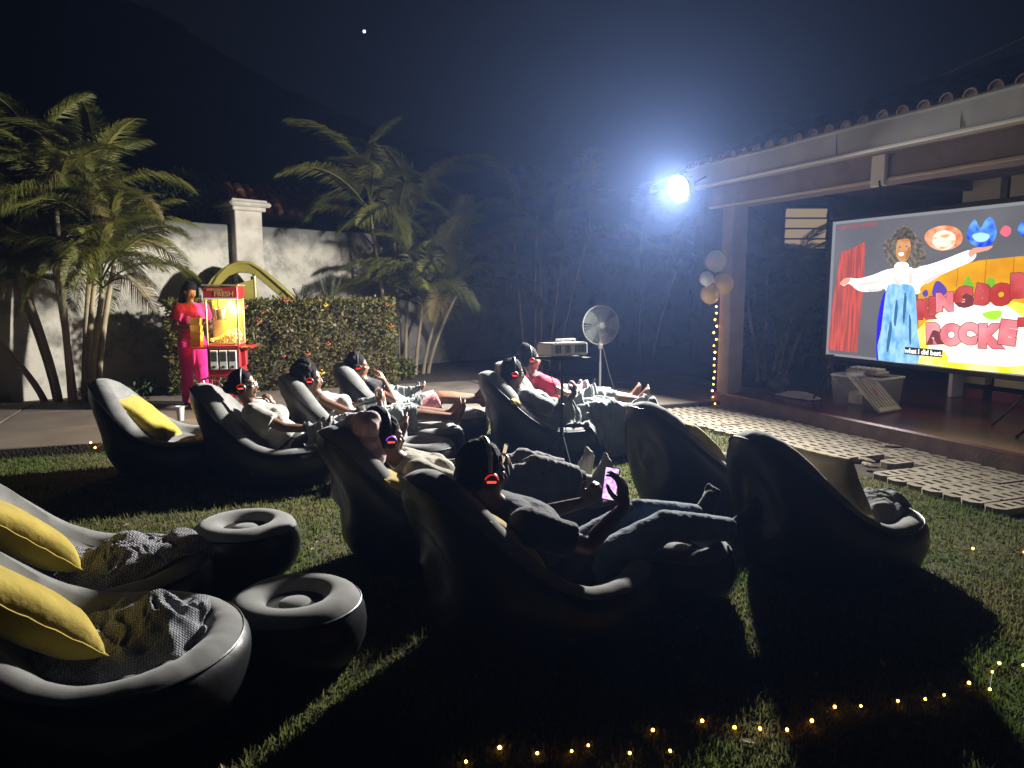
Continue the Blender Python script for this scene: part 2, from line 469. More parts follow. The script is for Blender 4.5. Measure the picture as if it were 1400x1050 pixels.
me.loops.add(n * 7); me.loops.foreach_set('vertex_index', loops.astype(np.int32))
me.polygons.add(n * 2); st = (np.arange(n)[:, None] * 7 + np.array([[0, 4]])).reshape(-1); me.polygons.foreach_set('loop_start', st.astype(np.int32))
me.update(calc_edges=True); me.validate()
tag(mo('grass', me, 'grass'), 'short patchy green lawn grass under the loungers', 'grass', kind='stuff')

# fallen dry leaves and clippings
mat('dry_leaf', (.16, .09, .035), .8, (.26, .18, .08), 30)
mb = MB(); r4 = random.Random(12)
for k in range(420):
    y = r4.uniform(2.0, 8.5); x = r4.uniform(-.62, .62) * y
    uu = (Vector((x, y, 0)) - PO).dot(PU); vv_ = (Vector((x, y, 0)) - PO).dot(PV)
    if uu < .05 or vv_ > -1.15: continue
    a = r4.uniform(0, 6.28); l = r4.uniform(.008, .03); w = l * r4.uniform(.25, .5); z = r4.uniform(.012, .026); c_, s_ = math.cos(a), math.sin(a)
    mb.add([(x - c_ * l, y - s_ * l, z), (x - s_ * w, y + c_ * w, z + .006), (x + c_ * l, y + s_ * l, z + r4.uniform(-.004, .008)), (x + s_ * w, y - c_ * w, z + .004)], [(0, 1, 2), (0, 2, 3)])
tag(mo('leaf_litter', quick(mb, 'leaf_litter'), 'dry_leaf'), 'dry leaf bits and clippings scattered over the lawn', 'leaf litter', kind='stuff')

# ------------------------------------------------------------------ garden wall with pillar
m, nt, b_ = newmat('old_white_wall')
tc = N(nt, 'ShaderNodeTexCoord'); no = N(nt, 'ShaderNodeTexNoise'); no.inputs['Scale'].default_value = 1.6; no.inputs['Detail'].default_value = 9; no.inputs['Roughness'].default_value = .7
nt.links.new(tc.outputs['Object'], no.inputs['Vector'])
cr = N(nt, 'ShaderNodeValToRGB'); e = cr.color_ramp.elements; e[0].position = .34; e[0].color = (.17, .16, .135, 1); e[1].position = .52; e[1].color = (.50, .465, .39, 1)
nt.links.new(no.outputs['Fac'], cr.inputs[0])
sx = N(nt, 'ShaderNodeSeparateXYZ'); nt.links.new(tc.outputs['Object'], sx.inputs[0])
n2 = N(nt, 'ShaderNodeTexNoise'); n2.inputs['Scale'].default_value = 5; n2.inputs['Detail'].default_value = 6; nt.links.new(tc.outputs['Object'], n2.inputs['Vector'])
mm = N(nt, 'ShaderNodeMath', operation='MULTIPLY_ADD'); mm.inputs[1].default_value = .55; nt.links.new(n2.outputs['Fac'], mm.inputs[0]); nt.links.new(sx.outputs[2], mm.inputs[2])
mr = N(nt, 'ShaderNodeMapRange'); mr.inputs[1].default_value = 2.50; mr.inputs[2].default_value = 2.86; nt.links.new(mm.outputs[0], mr.inputs[0])
mx_ = N(nt, 'ShaderNodeMix', data_type='RGBA'); nt.links.new(mr.outputs[0], mx_.inputs[0]); nt.links.new(cr.outputs[0], mx_.inputs[6]); mx_.inputs[7].default_value = (.12, .12, .11, 1)
nt.links.new(mx_.outputs[2], b_.inputs['Base Color']); b_.inputs['Roughness'].default_value = .9
bp = N(nt, 'ShaderNodeBump'); bp.inputs['Strength'].default_value = .4; bp.inputs['Distance'].default_value = .02; nt.links.new(no.outputs['Fac'], bp.inputs['Height']); nt.links.new(bp.outputs[0], b_.inputs['Normal'])
mat('plaster', (.30, .275, .23), .85, (.50, .46, .385), 3.5, bump=.3, bscale=40)
WA = Vector((-5.5, 11.2, 0)); WD = Vector((.70, .714, 0)).normalized(); WN = Vector((WD.y, -WD.x, 0))   # WN faces the yard
WMX = Matrix(((WD.x, -WN.x, 0, WA.x), (WD.y, -WN.y, 0, WA.y), (0, 0, 1, 0), (0, 0, 0, 1)))
WH = 2.58
th = Thing('garden_wall', 'weathered white plaster boundary wall stained grey along its top', 'wall', WMX)
pu = 1.55                                   # pillar position along the wall
for a, b2 in ((-6.5, pu - .24), (pu + .24, 18.0)):
    mb = MB(); n = int((b2 - a) * 3); vv = []; ff = []
    for i in range(n + 1):
        x = a + (b2 - a) * i / n
        zt = WH + .012 * noise.noise(Vector((x * 1.4, 0, 0)))
        vv += [(x, -.09, -.1), (x, -.09, zt - .02), (x, -.07, zt), (x, .07, zt), (x, .09, -.1)]
    for i in range(n):
        for k in range(4): q = i * 5 + k; ff.append((q, q + 1, q + 6, q + 5))
    ff += [(0, 1, 2, 3, 4), tuple(n * 5 + k for k in range(5))]
    mb.add(vv, ff); th.add('wall_section', mb, 'old_white_wall', smooth=False)
mb = MB(); mb.bbox((pu, -.03, 1.40), (.46, .46, 2.80), .012); pl = th.add('pillar', mb, 'plaster', smooth=False)
mb = MB(); mb.bbox((pu, -.03, 2.83), (.56, .56, .07), .015); mb.bbox((pu, -.03, 2.90), (.70, .70, .08), .03); mb.bbox((pu, -.03, 2.955), (.60, .60, .04), .015)
th.add('pillar_cap', mb, 'plaster', parent=pl, smooth=False)
th.finish()
# neighbour's tiled roof behind the wall
mat('roof_tile', (.32, .12, .06), .85, (.42, .18, .10), 9, bump=.4, bscale=30)
mat('dark_wall', (.16, .145, .12), .9, (.22, .20, .17), 3)
def tiled_roof(mb, w, rows, run, pitch, M):
    """barrel tiles: overlapping half pipes in courses"""
    c = .21; ncol = int(w / c)
    for r in range(rows):
        y0 = r * run; 
        for k in range(ncol):
            x = k * c; vv = []; ff = []
            for (yy, lift) in ((y0 - .04, .028), (y0 + run, .0)):
                for a in range(7):
                    t = math.pi * a / 6; vv.append((x + c * .5 - math.cos(t) * c * .42, yy, yy * pitch + math.sin(t) * .075 + lift))
            for a in range(6): ff.append((a, a + 1, a + 8, a + 7))
            ff.append((0, 1, 2, 3, 4, 5, 6))
            mb.add(vv, ff, M)
    mb.add([(0, 0, -.02), (w, 0, -.02), (w, rows * run, rows * run * pitch - .02), (0, rows * run, rows * run * pitch - .02)], [(0, 1, 2, 3)], M)
def house(label, x, y, head, w, zeave, rows, cat='house'):
    th = Thing('neighbour_house', label, cat, frame(x, y, head))
    mb = MB(); mb.box((w / 2, 2.2, zeave / 2 - .05), (w - .6, 3.6, zeave)); th.add('wall', mb, 'dark_wall', smooth=False)
    mb = MB(); tiled_roof(mb, w, rows, .20, .75, Matrix.Translation((0, 0, zeave))); th.add('roof', mb, 'roof_tile', kind='stuff')
    mb = MB(); mb.box((w / 2, -.01, zeave - .07), (w, .03, .14)); th.add('fascia', mb, 'dark_wall', smooth=False)
    return th.finish()
p = AT(318, 289, 14.9); house('neighbour house with terracotta barrel tile roof showing over the wall pillar', p.x, p.y, 34, 2.5, p.z, 4)
p = AT(418, 290, 16.2); house('small terracotta tiled roof showing beside the tall palm over the wall', p.x, p.y, 30, 1.1, p.z, 3)
p = AT(690, 322, 24.0); house('low pale tiled house roof far behind the boundary wall', p.x, p.y, 8, 4.2, p.z - .1, 3)

# ------------------------------------------------------------------ palms
translucent(mat('palm_leaf', (.080, .105, .018), .5, (.160, .150, .030), 2.2, spec=.35), .35)
mat('palm_leaf_dry', (.16, .11, .03), .7, (.10, .085, .022), 3)
mat('palm_trunk', (.27, .215, .13), .8, (.38, .31, .20), 4, bump=.4, bscale=20)
mat('palm_stalk', (.14, .155, .045), .5, (.20, .19, .06), 3)
def frond_mesh(L, droop, seed, nl=80, wl=.48, tilt=.5):
    """arching feather leaf along +x: a tapering midrib and two rows of folded leaflets"""
    r_ = random.Random(seed); mb = MB()
    def spine(t): 
        a = t * L; return Vector((a * (1 - .18 * t * t * droop), 0, L * (.62 * t - (.42 + .62 * droop) * t * t)))
    pts = [spine(i / 10) for i in range(11)]
    mb.tube(pts, [.016 - .0135 * i / 10 for i in range(11)], 5)
    for i in range(nl):
        t = .16 + .84 * (i + .5) / nl; p = spine(t); tg = (spine(min(1, t + .02)) - spine(t - .02)).normalized()
        ll = wl * (math.sin(math.pi * min(1, .16 + t * .86)) ** .55) * r_.uniform(.72, 1.1)
        for sd in (-1, 1):
            side = Vector((0, sd, 0)); upv = tg.cross(Vector((0, 1, 0))); upv = upv if upv.z > 0 else -upv
            d = (tg * (.55 + .35 * t) + side * .85 + upv * (tilt * (1 - t * .5) + r_.uniform(-.12, .12))).normalized()
            w = .0092; wv = tg * w
            a = p; b2 = p + d * ll * .5; c = p + d * ll + Vector((0, 0, -ll * (.30 + .28 * droop + r_.uniform(-.04, .22))))
            b2 = b2 + Vector((0, 0, -ll * .03))
            n_ = d.cross(wv).normalized() * w * .5
            mb.add([a - wv * .4, a + wv * .4, b2 + wv, c, b2 - wv, b2 + n_], [(0, 1, 2, 5), (0, 5, 4), (5, 2, 3), (4, 5, 3)])
    me = mb.mesh('frond', smooth=False); me.materials.append(MATS['palm_leaf']); return me
FR = [frond_mesh(1.5, .42, 1), frond_mesh(1.7, .62, 2), frond_mesh(1.35, .9, 3), frond_mesh(1.9, .5, 4, 92), frond_mesh(1.2, 1.15, 5, 70), frond_mesh(1.6, .25, 6)]
FRD = FR[2].copy(); FRD.materials.clear(); FRD.materials.append(MATS['palm_leaf_dry'])
def palm(label, base, stems, seed, scale=1., nf=(6, 9), group='palm clumps along the wall', dry=.06, thin=1.):
    r_ = random.Random(seed)
    th = bpy.data.objects.new('areca_palm', None); COL.objects.link(th); th.location = base; tag(th, label, 'palm', group)
    for (dx_, dy_, h, lx_, ly_) in stems:
        mb = MB(); pts = []; rad = []
        for i in range(13):
            t = i / 12; pts.append(Vector((dx_ + lx_ * t ** 1.4, dy_ + ly_ * t ** 1.4, -.05 + h * t)))
            rad.append((.044 - .015 * t) * thin * (1.04 if i % 2 else 1))
        o = mo('trunk', None or mb.tube(pts, rad, 9).mesh('trunk'), 'palm_trunk', th)
        top = pts[-1]; mb = MB(); mb.tube([top, top + Vector((lx_ * .05, ly_ * .05, .32 * scale))], [.036 * thin, .016 * thin], 8)
        cs = mo('crownshaft', mb.mesh('crownshaft'), 'palm_stalk', th)
        n_ = r_.randint(*nf); a0 = r_.uniform(0, 6.28)
        for k in range(n_):
            me = r_.choice(FR) if r_.random() > dry else FRD
            o = mo('frond', me, None, th); lift = k / max(1, n_ - 1)
            el = -1.18 * lift ** .95 + .06 + r_.uniform(-.18, .12)          # newest leaves stand upright
            o.rotation_euler = (r_.uniform(-.25, .25), el, a0 + k * 2.4 + r_.uniform(-.3, .3))
            o.location = top + Vector((0, 0, .05 + .22 * scale * lift)); sc_ = scale * r_.uniform(.8, 1.1); o.scale = (sc_, sc_, sc_)
    return th
pb = G(95, 553, .05)
palm('big areca palm clump with pale ringed trunks in front of the white wall', pb,
     [(-.12, .0, 2.6, -.75, .1), (.0, .06, 2.3, -.12, .1), (.08, -.08, 2.5, .02, -.05), (.2, .05, 1.75, .18, .1), (.3, -.02, 1.5, .24, 0), (-.22, .1, 1.8, -.6, .2), (.12, .15, 2.6, .15, .3), (-.05, .2, 2.85, -.35, .2), (-.3, .0, 1.3, -.9, -.1), (.3, .12, 1.9, .22, .25)],
     11, .86, (12, 16), dry=.10)
pb = G(560, 512, .05); pb.y += .1
palm('tall areca palm with one high crown beside the clipped hedge', pb,
     [(-.35, .0, 2.75, -.28, .0), (-.1, .1, 2.4, .1, .1), (.1, -.05, 1.2, .15, -.1), (.22, .05, 1.2, .3, .0), (.3, .12, 1.5, .55, .1), (-.2, .2, 2.3, -.1, .2)], 23, 1.08, (10, 13), dry=.05, thin=.8)
pb = G(740, 507, .05)
palm('slim dim palm clump with thin stems standing behind the projector', pb,
     [(-.3, .0, 2.3, -.2, 0), (-.1, .1, 2.6, .0, .1), (.15, .0, 2.2, .25, 0), (.35, .1, 2.5, .5, .1), (.0, -.1, 1.6, .0, -.1)], 31, .9, (4, 5), thin=.7)
pb = Vector((2.75, 15.2, .05))
palm('dark palm clump in the far corner behind the floodlight', pb,
     [(-.1, .1, 2.4, .0, .1), (.15, .0, 1.9, .45, 0)], 37, .85, (4, 5), thin=.7)
pb = Vector((4.35, 12.4, .05))
palm('dark leafy palm clump just beyond the brick red patio pillar', pb,
     [(-.2, .0, 1.2, -.2, 0), (-.05, .1, 1.7, .0, .1), (.15, .0, 1.4, .25, 0), (.3, .1, .9, .3, .1), (.0, -.1, .7, .1, -.1)], 41, .8, (6, 8), thin=.7)

# ------------------------------------------------------------------ leafy plants
mat('leaf_dark', (.020, .038, .012), .55, (.045, .070, .018), 6)
translucent(mat('hedge_leaf', (.075, .085, .016), .5, (.17, .14, .030), 5), .3)
mat('twig', (.06, .045, .03), .9)
mat('flower', (.36, .075, .03), .6, (.50, .15, .06), 20); mat('flower_yellow', (.65, .45, .06), .6)
def leaf_cloud(pos, nor, size, seed, asp=.45):
    """many small pointed leaves; pos/nor arrays"""
    r_ = np.random.RandomState(seed); n = len(pos)
    d = r_.normal(size=(n, 3)) * .6 + nor * .6; d /= np.linalg.norm(d, axis=1)[:, None] + 1e-9
    q = r_.normal(size=(n, 3)); w = np.cross(d, q); w /= np.linalg.norm(w, axis=1)[:, None] + 1e-9
    s = size * (.6 + .8 * r_.rand(n))[:, None]
    V = np.stack([pos, pos + d * s * .5 + w * s * asp * .5, pos + d * s, pos + d * s * .5 - w * s * asp * .5], 1).reshape(-1, 3)
    mb = MB(); mb.v = [tuple(p) for p in V]; mb.f = [(4 * i, 4 * i + 1, 4 * i + 2, 4 * i + 3) for i in range(n)]
    return mb
def quickmesh(mb, name):
    me = bpy.data.meshes.new(name); me.from_pydata(mb.v, [], mb.f); return me
# clipped hedge
HM = PM @ Matrix.Translation((-3.2, 0, 0))
r_ = np.random.RandomState(5)
hu, hv0, hv1, hh_ = -.62, -6.75, -3.62, 1.36
def hedge_pts(n):
    P = []; Q = []
    areas = [('front', (hv1 - hv0) * hh_), ('top', (hv1 - hv0) * -hu), ('right', -hu * hh_), ('left', -hu * hh_)]
    tot = sum(a for _, a in areas)
    for nm, a in areas:
        k = int(n * a / tot); s, t = r_.rand(k), r_.rand(k); dep = (r_.rand(k) ** 2) * .14
        lum = .05 * np.sin(s * 23 + 3 * t) * np.sin(t * 9 + 5 * s)
        if nm == 'front': p = np.stack([-dep + lum, hv0 + (hv1 - hv0) * s, .04 + hh_ * t], 1); q = (1, 0, .2)
        if nm == 'top': p = np.stack([hu * t, hv0 + (hv1 - hv0) * s, hh_ - dep + lum], 1); q = (0, 0, 1)
        if nm == 'right': p = np.stack([hu * s, hv1 - dep + lum, .04 + hh_ * t], 1); q = (0, 1, .2)
        if nm == 'left': p = np.stack([hu * s, hv0 + dep + lum, .04 + hh_ * t], 1); q = (0, -1, .2)
        P.append(p); Q.append(np.tile(q, (k, 1)))
    P = np.concatenate(P); Q = np.concatenate(Q)
    W = np.array(HM); P = P @ W[:3, :3].T + W[:3, 3]; Q = Q @ W[:3, :3].T
    return P, Q
hr = bpy.data.objects.new('hedge', None); COL.objects.link(hr); hb = HM @ Vector((hu / 2, (hv0 + hv1) / 2, .03)); hr.location = hb
tag(hr, 'clipped rectangular hedge dotted with orange blossoms behind the popcorn cart', 'hedge')
P_, Q_ = hedge_pts(15000); me = quickmesh(leaf_cloud(P_ - np.array(hb), Q_, .062, 1), 'foliage'); o = mo('foliage', me, 'hedge_leaf', hr); o['kind'] = 'stuff'
mb = MB(); mb.box((hu / 2, (hv0 + hv1) / 2, hh_ / 2 - .05), (-hu - .26, hv1 - hv0 - .26, hh_ - .15), M=Matrix.Translation(-hb) @ HM)
mo('inner_branches', mb.mesh('inner_branches', smooth=False), 'twig', hr)
fm = []
for c in ('flower', 'flower_yellow'):
    mb = MB(); r2 = random.Random(3)
    for k in range(11):
        d = Vector((r2.gauss(0, 1), r2.gauss(0, 1), r2.gauss(0, 1))).normalized() * .034
        mb.ell(d, (.016, .016, .012), n=6, m=4)
    me = mb.mesh('flower'); me.materials.append(MATS[c]); fm.append(me)
for k in range(34):
    s = rnd.random() ** 1.3; t = rnd.random() ** .8
    if rnd.random() < .22: p = HM @ Vector((hu * rnd.random() * .6, hv0 + (hv1 - hv0) * s, hh_ + .03))
    else: p = HM @ Vector((.05, hv0 + (hv1 - hv0) * s, .1 + hh_ * .9 * t))
    o = mo('flower', fm[1] if rnd.random() < .12 else fm[0], None, hr); o.location = p - hb; q = rnd.uniform(.5, 1.0); o.scale = (q, q, q)
# feathery seedlings standing above the hedge
def seedling(label, base, h, n, seed, name='feathery_seedling', group=None):
    r2 = random.Random(seed); th = Thing(name, label, 'plant', Matrix.Translation(base), group)
    for i in range(n):
        a = r2.uniform(0, 6.28); top = Vector((math.cos(a) * h * .45, math.sin(a) * h * .45, h * r2.uniform(.6, 1)))
        mb = MB(); pts = [top * t + Vector((0, 0, -.06 * math.sin(t * 3.1))) for t in (0, .33, .66, 1)]; mb.tube(pts, [.006, .005, .004, .002], 5)
        s = th.add('stem', mb, 'twig'); mb = MB()
        for k in range(9):
            t = .3 + .7 * k / 8; p = top * t
            for sd in (-1, 1):
                d = (Vector((-math.sin(a), math.cos(a), .25)) * sd + top.normalized() * .5).normalized() * h * .16
                w = Vector((0, 0, .011)); mb.add([p, p + d * .5 + w, p + d, p + d * .5 - w], [(0, 1, 2, 3)])
        th.add('leaflets', mb, 'leaf_dark', parent=s, smooth=False)
    return th.finish()
seedling('taller feathery seedling sticking up out of the hedge top', AT(450, 412, 11.15), .42, 6, 3)
seedling('low sprawling seedling on the hedge beside the slide', AT(412, 414, 11.1), .26, 5, 8)
def bush(name, label, cat, base, rad, n, seed, size, m='leaf_dark', trunk=None, group=None):
    r2 = np.random.RandomState(seed); rr = random.Random(seed)
    th = Thing(name, label, cat, Matrix.Translation(base), group)
    cl = [(np.array([rr.uniform(-.75, .75) * rad[0], rr.uniform(-.75, .75) * rad[1], rad[2] * rr.uniform(.25, 1.75)]), rr.uniform(.25, .5)) for _ in range(16)]
    P = []; Q = []
    for c, s in cl:
        k = n // len(cl); d = r2.normal(size=(k, 3)); d /= np.linalg.norm(d, axis=1)[:, None]
        q = (.55 + .45 * r2.rand(k))[:, None]; P.append(c + d * q * s * np.array(rad)); Q.append(d)
    P = np.concatenate(P); P[:, 2] = np.maximum(P[:, 2], .02)
    zoff = trunk or 0
    P[:, 2] += zoff
    th.add('crown' if trunk else 'foliage', leaf_cloud(P, np.concatenate(Q), size, seed), m, smooth=False, kind='stuff')
    mb = MB()
    if trunk:
        mb.tube([(0, 0, -.1), (.05, 0, zoff * .5), (0, .05, zoff + rad[2])], [.11, .09, .05], 8)
        for c, s in cl[:8]: mb.tube([(0, .03, zoff * .9), (c[0] * .6, c[1] * .6, zoff + c[2] * .6), (c[0], c[1], zoff + c[2])], [.05, .03, .012], 6)
        th.add('trunk', mb, 'twig')
    else:
        for c, s in cl[:8]: mb.tube([(0, 0, -.05), tuple(c * .5), tuple(c)], [.02, .012, .006], 5)
        th.add('stems', mb, 'twig')
    return th.finish()
p = AT(262, 300, 16.5); bush('leafy_tree', 'dark round leafy tree behind the white wall left of the pillar', 'tree', Vector((p.x, 16.5, 0)), (1.05, .9, .85), 7000, 4, .12, trunk=2.35)
bush('leafy_shrub', 'low pale green shrub at the foot of the tall palm', 'shrub', G(556, 520, .03), (.22, .2, .22), 500, 9, .07, 'hedge_leaf')
bush('leafy_shrub', 'tall dark shrub in the gap between the patio pillar and the screen', 'shrub', Vector((4.9, 13.4, 0)), (.9, .6, 1.05), 3000, 12, .13)
bush('leafy_shrub', 'scrappy weeds at the foot of the big palm clump', 'shrub', G(160, 551, .03), (.5, .2, .12), 500, 14, .07)
bush('leafy_shrub', 'small weedy plant growing against the shaded wall', 'shrub', G(198, 541, .03), (.16, .12, .14), 200, 15, .06)
# ------------------------------------------------------------------ veranda: pillar, beam, gutter, tiles, back wall
mat('mauve_paint', (.185, .150, .145), .7, (.235, .195, .185), 4, bump=.15, bscale=40)
mat('gutter_metal', (.44, .45, .44), .5, (.33, .34, .335), 1.5, bump=.1, bscale=5)
mat('cream_trim', (.52, .44, .34), .55)
mat('ceiling_paint', (.12, .095, .09), .8, (.16, .125, .115), 3)
mat('beige_paint', (.50, .40, .26), .75, (.56, .46, .31), 3, bump=.2, bscale=40)
mat('maroon_skirting', (.20, .045, .06), .5)
mat('old_tile', (.20, .14, .11), .9, (.30, .24, .20), 6, bump=.4, bscale=40)
th = Thing('veranda', 'open veranda with mauve pillar and beam, metal gutter and tile edge', 'veranda', PM)
mb = MB(); mb.bbox((.0, .12, 1.40), (.23, .23, 2.42), .012); th.add('pillar', mb, 'mauve_paint', smooth=False)
mb = MB(); mb.bbox((4.6, .15, 2.735), (9.9, .32, .27), .01); bmI = th.add('beam', mb, 'mauve_paint', smooth=False)
mb = MB(); mb.bbox((4.6, -.018, 2.612), (9.9, .03, .03), .006); th.add('beam_trim', mb, 'cream_trim', parent=bmI, smooth=False)
mb = MB()                                     # ceiling and soffit boards
mb.box((4.6, 2.9, 2.89), (9.9, 5.2, .03)); th.add('ceiling', mb, 'ceiling_paint', smooth=False)
mb = MB(); mb.box((4.6, -.215, 2.86), (9.9, .40, .025)); th.add('soffit', mb, 'mauve_paint', smooth=False)
for k in range(1, 7):
    mb = MB(); mb.bbox((k * 1.5 - .2, 2.9, 2.82), (.09, 5.1, .12), .008); th.add('rafter', mb, 'ceiling_paint', smooth=False)
# gutter: folded sheet with a rolled lip, slightly wavy along its length
mb = MB(); vv = []; ff = []; n = 46
prof_ = [(-.42, 3.05), (-.585, 3.055), (-.595, 3.035), (-.565, 3.02), (-.555, 2.84), (-.545, 2.80), (-.42, 2.79)]
for i in range(n + 1):
    u = -.10 + 9.6 * i / n; wv = .006 * math.sin(u * 3.1) + .006 * noise.noise(Vector((u * 2, 0, 0)))
    vv += [(u, y + wv * (3.2 - z) * 2, z + wv * .7) for y, z in prof_]
m_ = len(prof_)
for i in range(n):
    for k in range(m_ - 1): a = i * m_ + k; ff.append((a, a + 1, a + m_ + 1, a + m_))
ff += [tuple(range(m_)), tuple(n * m_ + k for k in range(m_))]
mb.add(vv, ff); gt = th.add('gutter', mb, 'gutter_metal', smooth=True)
mb = MB(); mb.bbox((4.6, -.575, 2.795), (9.8, .028, .03), .008); th.add('gutter_lip', mb, 'white_plastic', parent=gt)
for u in (1.05, 2.32, 3.6, 4.9):
    mb = MB(); mb.box((u, -.5585, 2.92), (.010, .012, .18)); th.add('gutter_seam', mb, 'gutter_metal', parent=gt, smooth=False)
# edge tiles
for k in range(46):
    u = .02 + k * .205; mb = MB(); vv = []; ff = []; jz = rnd.uniform(-.006, .006)
    for (y, z) in ((-.62, 3.045 + jz), (.9, 3.62 + jz)):
        for r2 in (.066, .052):
            for a in range(7):
                t = math.pi * a / 6; vv.append((u - math.cos(t) * r2, y, z + math.sin(t) * r2))
    for o_ in (0, 14):
        for a in range(6): ff.append((o_ + a, o_ + a + 1, o_ + 8 + a, o_ + 7 + a))
    for a in range(6): ff.append((a, a + 1, 15 + a, 14 + a)); ff.append((7 + a, 8 + a, 22 + a, 21 + a))
    ff += [(0, 7, 21, 14), (6, 13, 27, 20)]; mb.add([(u - math.cos(math.pi * a / 6) * .053, -.595, 3.045 + jz + math.sin(math.pi * a / 6) * .053) for a in range(7)], [tuple(range(7))])
    mb.add(vv, ff); th.add('roof_tile', mb, 'old_tile')
mb = MB(); mb.add([(-.1, -.5, 3.07), (9.5, -.5, 3.07), (9.5, 3.0, 4.37), (-.1, 3.0, 4.37), (9.5, 5.6, 3.2), (-.1, 5.6, 3.2)], [(0, 1, 2, 3), (3, 2, 4, 5), (0, 3, 5)]); th.add('roof_deck', mb, 'old_tile', smooth=False)
# back wall pieces with a dark doorway slot
for (u0, u1) in ((1.22, 1.70), (1.82, 9.3)):
    mb = MB(); mb.box(((u0 + u1) / 2, 2.72, 1.63), (u1 - u0, .18, 2.50)); wl_ = th.add('back_wall', mb, 'beige_paint', smooth=False)
    mb = MB(); mb.box(((u0 + u1) / 2, 2.618, .26), (u1 - u0, .02, .12)); th.add('skirting', mb, 'maroon_skirting', parent=wl_, smooth=False)
mb = MB(); mb.box((1.76, 2.78, 1.6), (.12, .05, 2.5)); th.add('dark_gap_strip', mb, 'black_plastic', smooth=False)  # black strip put in for the dark gap between the wall pieces
mb = MB(); mb.bbox((1.42, 2.48, .56), (.62, .26, .045), .008); sh = th.add('shelf', mb, 'white_plastic', smooth=False)
mb = MB(); mb.box((1.42, 2.50, .37), (.05, .2, .33)); th.add('shelf_bracket', mb, 'white_plastic', parent=sh, smooth=False)
mb = MB(); mb.bbox((2.37, -.045, 2.70), (.17, .05, .30), .008); jb = th.add('junction_box', mb, 'white_plastic', smooth=False)
mb = MB(); mb.tube([(2.40, -.06, 2.60), (2.42, -.07, 2.50), (2.41, -.06, 2.43)], [.016, .014, .006], 6); th.add('hook', mb, 'black_plastic', parent=jb)
for u, w in ((2.2, .1), (2.37, .06)): pass
th.finish()
# overhead cable above the roof
mb = MB(); a, b2 = AT(1050, 192, 14.0), AT(1420, 42, 9.5)
mb.tube([a + (b2 - a) * (i / 10) + Vector((0, 0, -.10 * math.sin(math.pi * i / 10))) for i in range(-8, 14)], .02, 6)
t_ = Thing('overhead_cable', 'thin grey overhead cable sagging above the veranda roof', 'cable'); t_.add('overhead_cable', mb, 'gutter_metal'); t_.finish()
# lit louvred window of the house next door
emat('lit_cream', (1., .72, .36), .30)
p0 = AT(1075, 340, 15.0); p1 = AT(1136, 283, 15.0)
th = Thing('annex_house', 'dark house side with a lit cream louvred window beyond the screen', 'house', Matrix.Translation((p0.x, 15.0, 0)))
mb = MB(); mb.box((1.1, .6, 1.7), (5.4, .8, 3.4)); th.add('wall', mb, 'mauve_paint', smooth=False)
wz = p0.z; ww = p1.x - p0.x; wh = p1.z - p0.z
win = None
mb = MB(); mb.box((ww / 2, .19, wz + wh / 2), (ww + .1, .05, wh + .1)); win = th.add('window', mb, 'black_plastic', smooth=False)
for k in range(4):
    mb = MB(); mb.box((ww / 2, .15, wz + wh * (k + .5) / 4), (ww - .03, .02, wh / 4 - .035), rot=Matrix.Rotation(.25, 3, 'X')); th.add('louvre', mb, 'lit_cream', parent=win, smooth=False)
th.finish()

# ------------------------------------------------------------------ floodlight
emat('flood_led', (.93, .97, 1.), 60.)
aim = Vector((-.80, -.52, -.27)).normalized()
q = aim.to_track_quat('-Z', 'Y').to_matrix().to_4x4()
FM = Matrix.Translation(FLOOD_POS) @ q
th = Thing('floodlight', 'blazing white LED floodlight bracketed to the gutter end', 'floodlight', FM)
mb = MB(); mb.lathe([(.175, .012), (.175, .05), (.13, .085), (.05, .09)], 28); th.add('housing', mb, 'black_metal')
mb = MB(); mb.lathe([(.158, .014), (.150, .004), (.10, -.0005)], 28); th.add('led_panel', mb, 'flood_led', smooth=False)
inv = FM.inverted(); gp = PP(.30, -.57, 2.90)
mb = MB(); mb.tube([Vector((0, 0, .08)), Vector((0, .0, .16)), inv @ gp], .014, 6); th.add('bracket', mb, 'black_metal')
for k in range(6):
    mb = MB(); mb.box((-.14 + k * .056, 0, .10), (.008, .22, .05)); th.add('cooling_fin', mb, 'black_metal', smooth=False)
fl = th.finish()
ld = bpy.data.lights.new('flood_light', 'AREA'); ld.shape = 'DISK'; ld.size = .29; ld.energy = FLOOD_W; ld.color = (1., .965, .90)
lo = bpy.data.objects.new('flood_light', ld); COL.objects.link(lo); lo.matrix_world = FM @ Matrix.Translation((0, 0, -.004))

# ------------------------------------------------------------------ projection screen with its picture
SV, SU0, SU1, SZ0, SZ1 = 1.40, .36, 3.36, .68, 2.42
SW, SH = SU1 - SU0, SZ1 - SZ0
SM = PM @ Matrix(((1, 0, 0, SU0), (0, 0, 1, SV), (0, 1, 0, 0), (0, 0, 0, 1)))      # x along the screen, y up, z into the patio
SM = PM @ Matrix(((1, 0, 0, SU0), (0, 0, -1, SV), (0, 1, 0, 0), (0, 0, 0, 1)))     # z towards the audience
def SP(px, py):
    """photo pixel -> (x, y) on the screen"""
    d = ray(px, py); o = Vector((0, 0, CAM_H)); nrm = PV
    t = (SV - (o - PO).dot(nrm)) / d.dot(nrm); p = o + d * t
    return ((p - PO).dot(PU) - SU0, p.z)
ES = 1.25
def ec(name, c, k=1., **kw): return emat('pic_' + name, c, ES * k, **kw)
ec('grey', (.150, .147, .158), c2=(.125, .122, .135), scale=1.2); ec('edge', (.24, .245, .25))
ec('curtain', (.62, .10, .07), c2=(.34, .07, .06), scale=7, squash=(4.0, .3, 1)); ec('valance', (.30, .10, .10), c2=(.22, .09, .09), scale=14)
